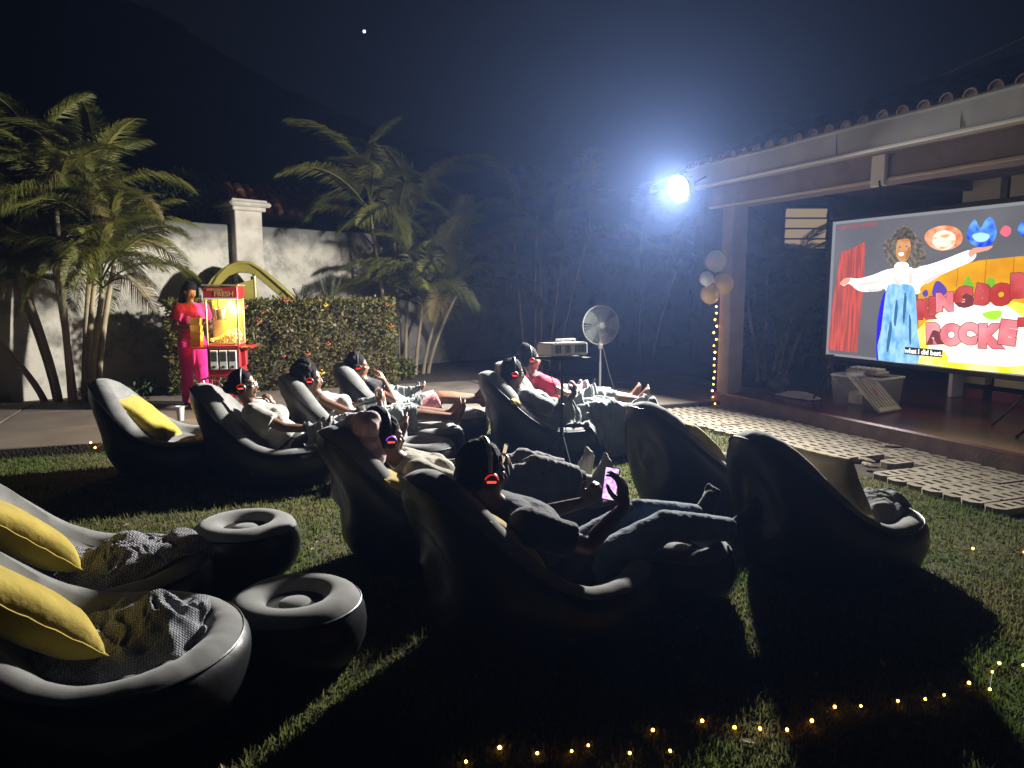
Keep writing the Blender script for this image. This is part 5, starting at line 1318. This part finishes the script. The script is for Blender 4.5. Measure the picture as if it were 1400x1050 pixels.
def hand(mb, w, d, pn, curl, side, s=1., spread=.16):
    """palm and five fingers; d: wrist->knuckles, pn: palm normal, side +1 when the thumb is to the left of d seen from the back"""
    d = d.normalized(); pn = (pn - d * pn.dot(d)).normalized(); l = pn.cross(d) * side
    L = [.036, .041, .038, .030]
    mb.capsule(w, .025 * s, w + d * .03 * s, .028 * s, 10)
    for k in range(4):
        off = (1.5 - k) * .0185 * s
        k0 = w + d * .02 * s + l * off * .7; k1 = w + d * (.088 - .004 * abs(k - 1)) * s + l * off
        mb.capsule(k0, .014 * s, k1, .0115 * s, 8)
        dd = (d + l * (1.5 - k) * spread * .35).normalized(); p = k1; r0 = .0105 * s
        ax = l if side > 0 else l
        for j in range(3):
            a = curl * (.7 + .25 * j); 
            dd = (dd * math.cos(a) + pn * math.sin(a)).normalized() if j == 0 else (dd * math.cos(a) + (pn * dd.dot(d) - d * dd.dot(pn)) * math.sin(a)).normalized()
            q = p + dd * L[k] * s * (1 - .18 * j); mb.capsule(p, r0, q, r0 * .88, 8); p = q; r0 *= .9
    t0 = w + d * .022 * s + l * .022 * s; t1 = t0 + (d * .55 + l * .75 + pn * .35).normalized() * .042 * s; t2 = t1 + (d * .85 + l * .25 + pn * .5).normalized() * .032 * s; t3 = t2 + (d * .95 + pn * .4).normalized() * .026 * s
    mb.capsule(t0, .016 * s, t1, .0125 * s, 8); mb.capsule(t1, .0125 * s, t2, .0115 * s, 8); mb.capsule(t2, .0115 * s, t3, .009 * s, 8)
def foot(mb, an, toe, up, s=1., inflate=0.):
    toe = toe.normalized(); up = (up - toe * up.dot(toe)).normalized(); l = up.cross(toe); r = inflate
    heel = an - up * .045 * s - toe * .035 * s; ball = an - up * .055 * s + toe * .125 * s
    mb.capsule(an, .036 * s + r, heel, .034 * s + r); 
    for o_ in (-.018, .018): mb.capsule(heel + l * o_ * .6 + toe * .02, .030 * s + r, ball + l * o_ * 1.3, .024 * s + r)
    mb.capsule(an, .035 * s + r, ball + up * .012, .024 * s + r)
    for k in range(5):
        q = ball + l * (.034 - .017 * k) * s; mb.capsule(q, .014 * s + r, q + toe * (.052 - .006 * k) * s, (.0125 if k == 0 else .0095) * s + r, 8)
def head_parts(mb, c, B, N_, s=1.):
    def W(f, l, u): return c + B @ Vector((f, l, u)) * s
    def E(p, r): mb.ell(p, [x * s for x in r], B, 14, 10)
    E(W(-.012, 0, .028), (.094, .074, .090)); E(W(.022, 0, -.03), (.066, .060, .088)); E(W(.03, 0, -.068), (.052, .050, .045))
    mb.capsule(W(.066, 0, -.098), .022 * s, W(.058, 0, -.092), .026 * s)                       # chin
    mb.capsule(W(.084, 0, .012), .0085 * s, W(.104, 0, -.028), .0125 * s, 8)                     # nose
    for y in (-.011, .011): E(W(.096, y, -.033), (.011, .010, .008))
    mb.capsule(W(.088, -.016, -.055), .0085 * s, W(.088, .016, -.055), .0085 * s, 8); mb.capsule(W(.086, -.014, -.066), .0092 * s, W(.086, .014, -.066), .0092 * s, 8)
    for y in (-1, 1):
        E(W(-.005, y * .075, -.012), (.020, .010, .032)); mb.capsule(W(.080, y * .018, .022), .010 * s, W(.066, y * .046, .022), .010 * s, 8); E(W(.060, y * .040, -.022), (.022, .02, .02))
    mb.capsule(N_, .056 * s, W(-.02, 0, -.07), .050 * s)
    return W
def hair_mb(W, B, s, style, rr):
    mb = MB()
    def E(p, r): mb.ell(p, [x * s for x in r], B, 18, 12)
    E(W(-.024, 0, .048), (.098, .084, .088)); E(W(-.05, 0, .0), (.074, .080, .085))
    if style == 'bun': E(W(-.115, 0, -.01), (.055, .055, .055))
    if style == 'top': E(W(-.06, 0, .125), (.06, .058, .05)); E(W(-.095, 0, .09), (.05, .06, .05))
    if style == 'curly':
        for k in range(46):
            a, b = rr.uniform(-1.4, 1.4) + math.pi, rr.uniform(-.7, 1.5); E(W(-.02 + .1 * math.cos(a) * math.cos(b) * .95, .098 * math.sin(a) * math.cos(b), .03 + .105 * math.sin(b)), (.030, .030, .028))
    if style == 'braids':
        for k in range(16):
            a = -1.9 + 3.8 * k / 15; p0 = W(-.05 * math.cos(a * .6) - .03, .088 * math.sin(a), .03); p = [p0]
            for j in range(1, 6): p.append(W(-.06 * math.cos(a * .6) - .035 + rr.uniform(-.01, .01), .10 * math.sin(a) + rr.uniform(-.008, .008), .03 - .052 * j))
            mb.chain(p, [.016, .015, .014, .013, .012, .009], 7)
    if style == 'long':
        for k in range(12):
            a = -1.7 + 3.4 * k / 11; p = [W(-.05, .08 * math.sin(a), .05 - .05 * j * 1.0) for j in range(6)]; mb.chain(p, [.024] * 6, 8)
    if style == 'afro':
        for k in range(60):
            a, b = rr.uniform(-1.7, 1.7) + math.pi, rr.uniform(-.6, 1.5); E(W(-.03 + .125 * math.cos(a) * math.cos(b), .12 * math.sin(a) * math.cos(b), .045 + .115 * math.sin(b)), (.034, .034, .032))
    return mb
GRP = 'people watching from the loungers'
def tubeflat(mb, pts, rad, n=16): mb.tube(pts, rad, n)
def person(label, F, sp):
    rr = random.Random(sp.get('seed', 1)); vx = sp.get('voxel', .009); s = sp.get('s', 1.)
    sk = sp['skin']; body = MB()
    P = Vector(sp.get('pelvis', (.18, 0, .27))); AD = Vector((0, 0, 0)) if sp.get('stand') else P - Vector((-.02, 0, .385)); phi = R(sp.get('phi', 48)); 
    sd = Vector((-math.cos(phi), 0, math.sin(phi))); if_st = sp.get('stand')
    if if_st: sd = Vector((.05, 0, 1)).normalized()
    sf = Vector((sd.z, 0, -sd.x)); TB = basis(sf, sd)
    NB = P + sd * .50 * s; hphi = R(sp.get('hphi', 72)); hd_up = Vector((-math.cos(hphi), 0, math.sin(hphi)))
    yaw = R(sp.get('hyaw', 0)); pit = R(sp.get('hpitch', 0)); fw = Vector((math.cos(yaw) * math.cos(pit), math.sin(yaw) * math.cos(pit), math.sin(pit)))
    hup = (Z * 1. + hd_up * .6); HB = basis(fw, hup - fw * hup.dot(fw)); HC = NB + (hd_up + sf * .12).normalized() * .175 * s
    fem = sp.get('fem', 1)
    def W3(f, l, u): return P + TB @ Vector((f, l, u)) * s
    tor = [((0, 0, .0), (.118, .168 if fem else .155, .12)), ((.0, 0, .14), (.108, .138 if fem else .148, .14)), ((.0, 0, .30), (.118, .158 if fem else .17, .155)), ((-.01, 0, .42), (.085, .165, .085))]
    def torso(mb, inf, upto=4):
        for c, r in tor[:upto]: mb.ell(W3(*c), [x * s + inf for x in r], TB, 18, 12)
        if fem and upto > 2:
            for y in (-.07, .07): mb.ell(W3(.085, y, .29), (.058 + inf, .062 + inf, .060 + inf), TB, 12, 8)
    torso(body, 0.)
    Wh = head_parts(body, HC, HB, NB - sd * .02, s)
    arms = {}; 
    for sgn, nm in ((-1, 'r'), (1, 'l')):
        S = NB - sd * .055 * s + Yv * sgn * .175 * s
        a = sp['arm_' + nm]; El = Vector(a[0]) + AD; Wr = Vector(a[1]) + AD
        # keep real arm lengths: aim at the given points
        El = S + (El - S).normalized() * .285 * s; Wr = El + (Wr - El).normalized() * .245 * s
        body.chain([NB - sd * .04 + Yv * sgn * .06, S, S.lerp(El, .45), El, El.lerp(Wr, .35), Wr], [.052 * s, .056 * s, .048 * s, .039 * s, .038 * s, .025 * s])
        d = Vector(a[2]); pn = Vector(a[3]); 
        hand(body, Wr, d, pn, a[4], (1 if nm == 'l' else -1) * a[5] if len(a) > 5 else (1 if nm == 'l' else -1), s)
        arms[nm] = (S, El, Wr, d.normalized(), pn.normalized())
    legs = {}
    for sgn, nm in ((-1, 'r'), (1, 'l')):
        Hp = P + Yv * sgn * .088 * s - sd * .02; a = sp['leg_' + nm]; Kn = Vector(a[0]); An = Vector(a[1])
        Kn = Hp + (Kn - Hp).normalized() * .435 * s; An = Kn + (An - Kn).normalized() * .41 * s
        body.chain([Hp, Hp.lerp(Kn, .4), Kn, Kn.lerp(An, .32), An], [.093 * s, .084 * s, .058 * s, .057 * s, .036 * s])
        foot(body, An, Vector(a[2]), Vector(a[3]), s); legs[nm] = (Hp, Kn, An, Vector(a[2]), Vector(a[3]))
    bm_ = bake(body, vx, 4, .45)
    T = Thing('person', label, 'person', F, GRP if not if_st else None)
    T.add('body', bm_, sk)
    hm = bake(hair_mb(Wh, HB, s, sp['hair'], rr), vx * .9, 2)
    displace(hm, lambda p: .004 * noise.noise(p * 60) + .006 * noise.noise(p * 22)); T.add('hair', hm, 'hair_black')
    for y in (-.031, .031):
        mb = MB(); mb.ell(Wh(.070, y, .002), (.013 * s, .013 * s, .010 * s), HB, 10, 8); e_ = T.add('eye', mb, 'eye_white'); mb = MB(); mb.ell(Wh(.079, y, .002), (.006 * s, .007 * s, .007 * s), HB, 8, 6); T.add('iris', mb, 'eye_dark', parent=e_)
    clothes = []
    def folds(me, amp, sc, seed):
        sdv = Vector((seed * 1.3, seed * 2.7, seed)); displace(me, lambda p: amp * (ridged(Vector((p.x * sc, p.y * sc * .7, p.z * sc)) + sdv, 2) - .3))
    if 'shirt' in sp:
        m_, sl, inf = sp['shirt']; mb = MB(); torso(mb, inf + .006)
        for nm, sg in (('r', -1), ('l', 1)):
            S, El, Wr = arms[nm][:3]; 
            if sl > 0:
                if sl <= 1: pts_ = [S + (S - El).normalized() * .01, S.lerp(El, sl * .5), S.lerp(El, sl)]; rad_ = [.068 + inf, .060 + inf, .054 + inf + .006]
                else: pts_ = [S, S.lerp(El, .6), El, El.lerp(Wr, .5 * (sl - 1)), El.lerp(Wr, sl - 1)]; rad_ = [.066 + inf, .058 + inf, .050 + inf, .046 + inf, .040 + inf]
                mb.tube(pts_, rad_, 14); mb.ell(S, [.064 + inf] * 3, None, 14, 10)
        if sp.get('hem'): mb.ell(W3(0, 0, -.02), (.13 + inf, .175 + inf, .10), TB, 18, 12)
        me = bake(mb, vx * 1.1, 3); folds(me, .007, 9, 3); T.add(sp.get('shirt_name', 'shirt'), me, m_); clothes.append(me)
    if 'legwear' in sp:
        m_, ln, inf = sp['legwear']; mb = MB(); mb.ell(W3(0, 0, -.005), (.126 + inf, .174 + inf, .128 + inf), TB, 18, 12); mb.ell(W3(0, 0, .07), (.115 + inf, .150 + inf, .075), TB, 18, 12)
        for nm in 'rl':
            Hp, Kn, An = legs[nm][:3]
            if ln <= 1: mb.tube([Hp, Hp.lerp(Kn, ln * .5), Hp.lerp(Kn, ln)], [.100 + inf, .094 + inf, .086 + inf + .008 - .02 * ln], 16)
            else: mb.tube([Hp, Hp.lerp(Kn, .5), Hp.lerp(Kn, .93), Kn.lerp(An, .08), Kn.lerp(An, .5 * (ln - 1)), Kn.lerp(An, (ln - 1))], [.100 + inf, .086 + inf, .068 + inf, .066 + inf, .062 + inf, .050 + inf], 16); mb.ell(Kn, [.066 + inf] * 3, None, 12, 8)
        me = bake(mb, vx * 1.1, 3); folds(me, .006, 10, 8); T.add(sp.get('leg_name', 'trousers'), me, m_); clothes.append(me)
    if 'socks' in sp:
        for nm in 'rl':
            mb = MB(); Hp, Kn, An, td, up_ = legs[nm]; foot(mb, An, td, up_, s, .006); mb.tube([An, An.lerp(Kn, .22)], [.044, .048], 14); me = bake(mb, vx, 4); T.add('sock' if sp['socks'][1] else 'shoe', me, sp['socks'][0])
    T.finish()
    # headphones: a thing of their own
    if sp.get('phones', True):
        hp = Thing('headphones', sp['hp_label'], 'headphones', F)
        mb = MB(); arc = []
        for k in range(13):
            a = math.pi * k / 12; arc.append(Wh(-.01, .098 * math.cos(a), -.008 + .148 * math.sin(a)))
        mb.tube(arc, [.008, .010, .011, .012, .012, .012, .012, .012, .012, .012, .011, .010, .008], 8); hp.add('headband', mb, sp.get('hp_mat', 'black_plastic'))
        for sg in (-1, 1):
            Mx = Matrix.Translation(Wh(-.006, sg * .082, -.016)) @ HB.to_4x4() @ Matrix.Rotation(R(-90 * sg), 4, 'X')
            mb = MB(); mb.lathe([(.030, -.004), (.038, .0), (.039, .018), (.034, .026), (.012, .028)], 22, Mx); e_ = hp.add('ear_cup', mb, 'black_plastic')
            mb = MB(); mb.tube([Mx @ Vector((math.cos(t * .3142) * .031, math.sin(t * .3142) * .031,   .0265)) for t in range(1, 10)], .0028, 5); hp.add('light_ring', mb, sp.get('led', 'led_ring'), parent=e_)
            mb = MB(); mb.bbox((0, 0, .029), (.040, .008, .004), .001, M=Mx); hp.add('light_bar', mb, 'led_red', parent=e_)
        hp.finish()
    if 'glasses' in sp:
        gt = Thing('eyeglasses', sp['glasses'], 'glasses', F); mb = MB()
        for y in (-.032, .032): mb.tube([Wh(.094, y + .024 * math.cos(t * .5236), .002 + .02 * math.sin(t * .5236)) for t in range(12)], .0024, 5, close=True)
        mb.tube([Wh(.096, -.009, .004), Wh(.096, .009, .004)], .0022, 5); gt.add('rims', mb, 'chrome')
        for y in (-1, 1): mb = MB(); mb.tube([Wh(.092, y * .056, .006), Wh(.04, y * .078, .006), Wh(-.01, y * .082, .0)], .0024, 5); gt.add('temple', mb, 'chrome')
        gt.finish()
    if 'phone' in sp:
        nm, lb, gm = sp['phone'][:3]; S, El, Wr, d, pn = arms[nm]; c = Wr + d * .085 + pn * .028
        if len(sp['phone']) > 3: c = c + Vector(sp['phone'][3])
        face = Vector(sp['phone'][4]) if len(sp['phone']) > 4 else (HC - c); face.normalize()
        up_ = (Z - face * Z.dot(face)).normalized(); rt = up_.cross(face)
        Mx = Matrix((rt, up_, face)).transposed().to_4x4(); Mx.translation = c
        ph = Thing('phone', lb, 'phone', F); mb = MB(); mb.bbox((0, 0, 0), (.074, .152, .009), .004, M=Mx); ph.add('case', mb, 'black_plastic', smooth=False)
        mb = MB(); mb.box((0, 0, .0052), (.066, .142, .001), M=Mx); ph.add('display', mb, gm, smooth=False); ph.finish()
    return dict(body=bm_, base=T.base, clothes=clothes, HC=HC, HB=HB, NB=NB, legs=legs, P=P, T=T, W=Wh)
def drape(label, F, res, x0, x1, y0, y1, m, seed, fold=.018, name='blanket', extra=None, it=40, floor=.02, rag=.04, sc=13., stretch=(1., .55), ztop=.56):
    """cloth laid over the person and lounger: heights from below, tension by relaxation, then folds"""
    bs = res['base']; meshes = []
    V_ = list(sh.v) + list(tp.v); n0 = len(sh.v); F_ = list(sh.f) + [tuple(i + n0 for i in f) for f in tp.f]
    if extra is not None:
        for (mbx, off) in extra: o_ = len(V_); V_ += [(p[0] + off[0], p[1] + off[1], p[2]) for p in mbx.v]; F_ += [tuple(i + o_ for i in f) for f in mbx.f]
    for me in [res['body']] + res['clothes']:
        o_ = len(V_); V_ += [tuple(v.co + bs) for v in me.vertices]; F_ += [tuple(i + o_ for i in p.vertices) for p in me.polygons]
    bv = BVHTree.FromPolygons(V_, F_); nx, ny = 78, 54; H0 = np.zeros((nx, ny)); XY = np.zeros((nx, ny, 2)); sdv = Vector((seed * 2.1, seed * .7, seed))
    for i in range(nx):
        for j in range(ny):
            a, b = i / (nx - 1), j / (ny - 1)
            ex = rag * (noise.noise(Vector((b * 5, 0, seed))) + .5 * noise.noise(Vector((b * 13, 1, seed))))
            ey = rag * (noise.noise(Vector((a * 5, 3, seed))) + .5 * noise.noise(Vector((a * 13, 4, seed))))
            x = x0 + (x1 - x0) * a + ex * (2 * a - 1) * 1.5; y = y0 + (y1 - y0) * b + ey * (2 * b - 1) * 1.5
            XY[i, j] = (x, y); H0[i, j] = max(top_of(bv, x, y, floor, ztop), floor) + .010
    h = H0.copy()
    for _ in range(it):
        pd = np.pad(h, 1, mode='edge'); av = (pd[:-2, 1:-1] + pd[2:, 1:-1] + pd[1:-1, :-2] + pd[1:-1, 2:]) / 4
        h = np.maximum(H0, av - .0012)
    mb = MB(); vv = []
    for i in range(nx):
        for j in range(ny):
            x, y = XY[i, j]; p = Vector((x * sc * stretch[0], y * sc * stretch[1], 0)) + sdv; wp = p + Vector((noise.noise(p * .8), noise.noise(p * .8 + Vector((4, 9, 2))), 0)) * 1.0
            f = ridged(wp, 2); air = min(1., .55 + (h[i, j] - H0[i, j]) * 8)
            vv.append((x + fold * .5 * noise.noise(p * 1.3), y, h[i, j] + fold * max(-.15, f - .15) * air * 1.3))
    ff = [(i * ny + j, i * ny + j + 1, (i + 1) * ny + j + 1, (i + 1) * ny + j) for i in range(nx - 1) for j in range(ny - 1)]
    mb.add(vv, ff); t = Thing(name, label, 'blanket', F); t.add(name, mb, m); o = t.finish()
    q = o.modifiers.new('thick', 'SOLIDIFY'); q.thickness = .008; q.offset = 1
    q = o.modifiers.new('sub', 'SUBSURF'); q.levels = 1; q.render_levels = 1
    return o
UPF = Vector((.30, 0, .95)); SOLE = Vector((-.95, 0, .3))
def legs_out(kz=.42, az=.365, kx=.62, ax=1.02, wid=.10, tr=(.3, -.12, .94), tl=(.3, .12, .94)):
    return dict(leg_r=((kx, -wid, kz), (ax, -wid - .01, az), tr, (-.95, 0, .3)), leg_l=((kx, wid, kz), (ax, wid + .01, az), tl, (-.95, 0, .3)))
stool = [(up_, (.98, 0))]
# B: upright, glasses, white tee, hand at the chin, phone in the lap
r = person('woman in white tee and glasses, hair in a low bun, fist at her chin', LF['B'], dict(seed=2, skin='skin_brown', hair='bun', phi=46, hphi=68, hpitch=4, pelvis=(.25, 0, .27), s=.98, voxel=.009,
    arm_r=((.06, -.24, .52), (.34, -.12, .54), (.9, .2, .25), (.0, .5, .8), .45), arm_l=((-.15, .22, .53), (-.25, .05, .83), (-.3, -.15, .95), (-.9, 0, .2), 1.1),
    shirt=('white_cotton', .62, .016), shirt_name='t_shirt', legwear=('dark_trousers', 1.7, .012), hp_label='red lit headphones on the woman in white tee and glasses', glasses='thin rimmed eyeglasses on the woman in the white tee', phone=('r', 'phone held low over the lap of the woman in glasses and white tee', 'phone_warm', (.03, .02, .02)), **legs_out(.40, .36)))
drape('pale bunched throw over the lap of the woman in white tee and glasses', LF['B'], r, .36, .90, -.32, .32, 'white_grey_throw', 4, .06, name='throw', extra=stool)
# C: white vest, phone
r = person('woman in white sleeveless vest reading a phone, bare legs stretched on a footstool', LF['C'], dict(seed=3, skin='skin_brown', hair='afro', phi=40, hphi=62, hpitch=-2, s=1., voxel=.010,
    arm_r=((.0, -.26, .52), (.22, -.10, .66), (.55, .15, .75), (-.5, .6, .2), .8), arm_l=((.02, .26, .52), (.24, .08, .64), (.55, -.15, .7), (-.5, -.5, .2), .7),
    shirt=('white_vest', 0, .010), shirt_name='vest', legwear=('light_denim', .85, .012), leg_name='shorts', hp_label='red lit headphones on the woman in the white vest', phone=('r', 'phone held up by the woman in the white vest', 'phone_dim', (.02, .05, .02)), **legs_out(.42, .37)))
drape('pale green grey throw over the hips of the woman in the white vest', LF['C'], r, .16, .70, -.34, .34, 'pale_throw', 6, .03, name='throw', extra=stool)
# D: black top, pink shorts
r = person('woman in black top and pink shorts with her hand raised to her face', LF['D'], dict(seed=4, skin='skin_brown', hair='curly', phi=42, hphi=66, hpitch=0, pelvis=(.14, 0, .27), s=1., voxel=.010,
    arm_r=((-.14, -.27, .57), (-.24, -.07, .83), (-.35, .2, .9), (-.7, .4, 0), .8), arm_l=((.02, .26, .54), (.26, .12, .58), (.8, -.2, .3), (-.2, -.3, .9), .6),
    shirt=('black_cotton', .3, .010), shirt_name='top', legwear=('pink_cotton', .92, .014), leg_name='shorts', hp_label='red lit headphones on the woman in black top and pink shorts', glasses='eyeglasses on the woman in black top and pink shorts', **legs_out(.44, .38)))
drape('pale throw across the stomach of the woman in pink shorts', LF['D'], r, .06, .36, -.30, .34, 'pale_throw', 9, .03, name='throw', extra=stool)
# E: pale shirt, plush pillow, dark blanket, socks
r = person('person in cream shirt lying back with a phone, feet in grey socks', LF['E'], dict(seed=5, skin='skin_warm', hair='top', phi=38, hphi=54, hpitch=-4, pelvis=(.31, 0, .27), s=1.0, voxel=.008, hyaw=6,
    arm_r=((.02, -.26, .50), (.28, -.12, .62), (.6, .2, .6), (-.4, .7, .1), .7), arm_l=((.06, .24, .52), (.28, .02, .64), (.5, -.2, .6), (-.4, -.5, .1), .7),
    shirt=('cream_cotton', .75, .016), legwear=('dark_trousers', 1.8, .012), socks=('sock_grey', 1), hp_label='violet and red lit headphones on the person in the cream shirt', led='led_violet', phone=('r', 'phone in the hands of the person in the cream shirt', 'phone_warm', (.02, .05, .03)),
    leg_r=((.62, -.10, .43), (1.03, -.11, .38), (.18, -.1, .97), (-.97, 0, .2)), leg_l=((.62, .10, .43), (1.03, .10, .38), (.22, .15, .95), (-.97, 0, .2))))
drape('dark grey fleece blanket over the legs of the person in the cream shirt', LF['E'], r, .22, .98, -.36, .36, 'dark_fleece', 12, .03, extra=stool)
mb = MB(); hc = r['HC']; hbm = r['HB']
for (f, l, u, q) in ((-.13, 0, .06, .085), (-.15, .0, .02, .09), (-.14, -.08, .06, .075), (-.13, -.10, -.03, .07), (-.10, -.13, -.09, .06), (-.15, .09, .05, .075), (-.14, .1, -.04, .07), (-.11, -.06, .095, .06)): mb.ell(hc + hbm @ Vector((f, l, u)), (q, q, q), None, 14, 10)
me = bake(mb, .011, 3); displace(me, lambda p: .006 * noise.noise(p * 16) + .002 * noise.noise(p * 70)); t_ = Thing('plush_pillow', 'lumpy dusty pink plush pillow behind the head of the person in cream', 'pillow', LF['E']); t_.add('plush_pillow', me, 'pink_plush'); t_.finish()
# F: dark tee, jeans, lit phone held up
r = person('person in dark tee and jeans holding up a lit phone, seen from behind', LF['F'], dict(seed=6, skin='skin_deep', hair='short', phi=40, hphi=62, hpitch=-6, pelvis=(.27, 0, .27), hyaw=-4, s=1.04, voxel=.0072, fem=0,
    arm_r=((.16, -.30, .46), (.16, -.20, .74), (.05, .18, .95), (-.35, .85, 0), .55), arm_l=((.10, .25, .50), (.26, .02, .70), (.3, -.5, .7), (-.4, -.6, .2), .9),
    shirt=('navy_cotton', .72, .018), shirt_name='t_shirt', legwear=('denim', 1.96, .008), leg_name='jeans', socks=('black_cotton', 0), hp_label='headphones with round red lights on the person in jeans', hp_mat='white_plastic', phone=('r', 'brightly lit phone held up by the person in jeans', 'phone_glow', (.0, .05, .0), (-.85, -.45, .25)),
    leg_r=((.62, -.12, .40), (1.04, -.14, .37), (.45, -.25, .85), (-.9, 0, .4)), leg_l=((.62, .09, .40), (1.05, .10, .37), (.45, .2, .85), (-.9, 0, .4))))
# G: braids, grey robe
r = person('woman with long braids wrapped in a grey robe, hand raised', LF['G'], dict(seed=7, skin='skin_deep', hair='braids', phi=44, hphi=70, hpitch=-6, s=1., voxel=.010,
    arm_r=((.02, -.27, .52), (.16, -.16, .74), (.2, .15, .9), (-.6, .6, .1), .9), arm_l=((.04, .25, .52), (.28, .10, .54), (.8, -.2, .3), (-.2, -.3, .9), .6),
    shirt=('grey_robe', .95, .018), shirt_name='robe', legwear=('grey_robe', 1.6, .014), leg_name='robe_skirt', hp_label='red lit headphones on the woman with long braids', **legs_out(.43, .37)))
drape('long grey robe cloth spread over the legs of the woman with braids', LF['G'], r, .16, 1.16, -.36, .34, 'grey_robe', 15, .085, name='robe_spread', extra=stool, sc=15., stretch=(.9, .45), rag=.05)
# H: red shirt, jeans throw
r = person('woman in red shirt with hair tied up, one bare foot stretched out', LF['H'], dict(seed=8, skin='skin_brown', hair='top', phi=50, hphi=74, hpitch=0, s=1., voxel=.010,
    arm_r=((.04, -.26, .54), (.30, -.12, .56), (.85, .2, .3), (-.1, .4, .9), .5), arm_l=((.04, .25, .54), (.30, .10, .58), (.85, -.2, .3), (-.1, -.3, .9), .5),
    shirt=('red_cotton', .6, .014), legwear=('light_denim', 1.0, .014), leg_name='shorts', hp_label='red lit headphones on the woman in the red shirt', phone=('r', 'phone resting in the hands of the woman in the red shirt', 'phone_dim', (.03, .03, .03)), **legs_out(.43, .37)))
drape('grey blue throw over the lap of the woman in the red shirt', LF['H'], r, .22, .74, -.32, .32, 'pale_throw', 18, .03, name='throw', extra=stool)
# standing vendor, facing the cart
vg = G(268, 553, DZ); VF = frame(vg.x - .06, vg.y + .12, -40, DZ) @ Matrix.Scale(.93, 4)
person('standing vendor in hot pink tee and magenta trousers looking down behind the cart', VF, dict(seed=9, skin='skin_brown', hair='long', stand=True, pelvis=(0, 0, .87), hphi=82, hpitch=-34, hyaw=0, s=1., voxel=.010, phones=False,
    arm_r=((.04, -.26, 1.06), (.27, -.08, 1.08), (.85, .3, .1), (0, .3, .95), .6), arm_l=((.04, .26, 1.06), (.27, .08, 1.08), (.85, -.3, .1), (0, -.3, .95), .6),
    shirt=('hot_pink_shirt', .62, .016), shirt_name='t_shirt', hem=1, legwear=('magenta_trousers', 1.95, .014), socks=('black_cotton', 0), phone=('r', 'small phone in the hands of the standing vendor', 'phone_dim', (.02, .06, .02)),
    leg_r=((.02, -.10, .46), (.0, -.11, .06), (1, -.1, 0), (0, 0, 1)), leg_l=((.03, .10, .46), (.02, .12, .06), (1, .1, 0), (0, 0, 1))))

# ------------------------------------------------------------------ haze, mostly added for the lens glow round the floodlight
m = bpy.data.materials.new('glow_haze'); m.use_nodes = True; nt = m.node_tree
for n in list(nt.nodes): nt.nodes.remove(n)
o_ = nt.nodes.new('ShaderNodeOutputMaterial'); pv = nt.nodes.new('ShaderNodeVolumePrincipled')
pv.inputs['Color'].default_value = (.30, .46, 1., 1); pv.inputs['Density'].default_value = .0022; pv.inputs['Anisotropy'].default_value = .68
nt.links.new(pv.outputs[0], o_.inputs['Volume'])
mb = MB(); mb.box((0, 40, 23.4), (180, 96, 49.8)); hz = struct('haze', mb, None, kind='stuff'); hz.data.materials.append(m)
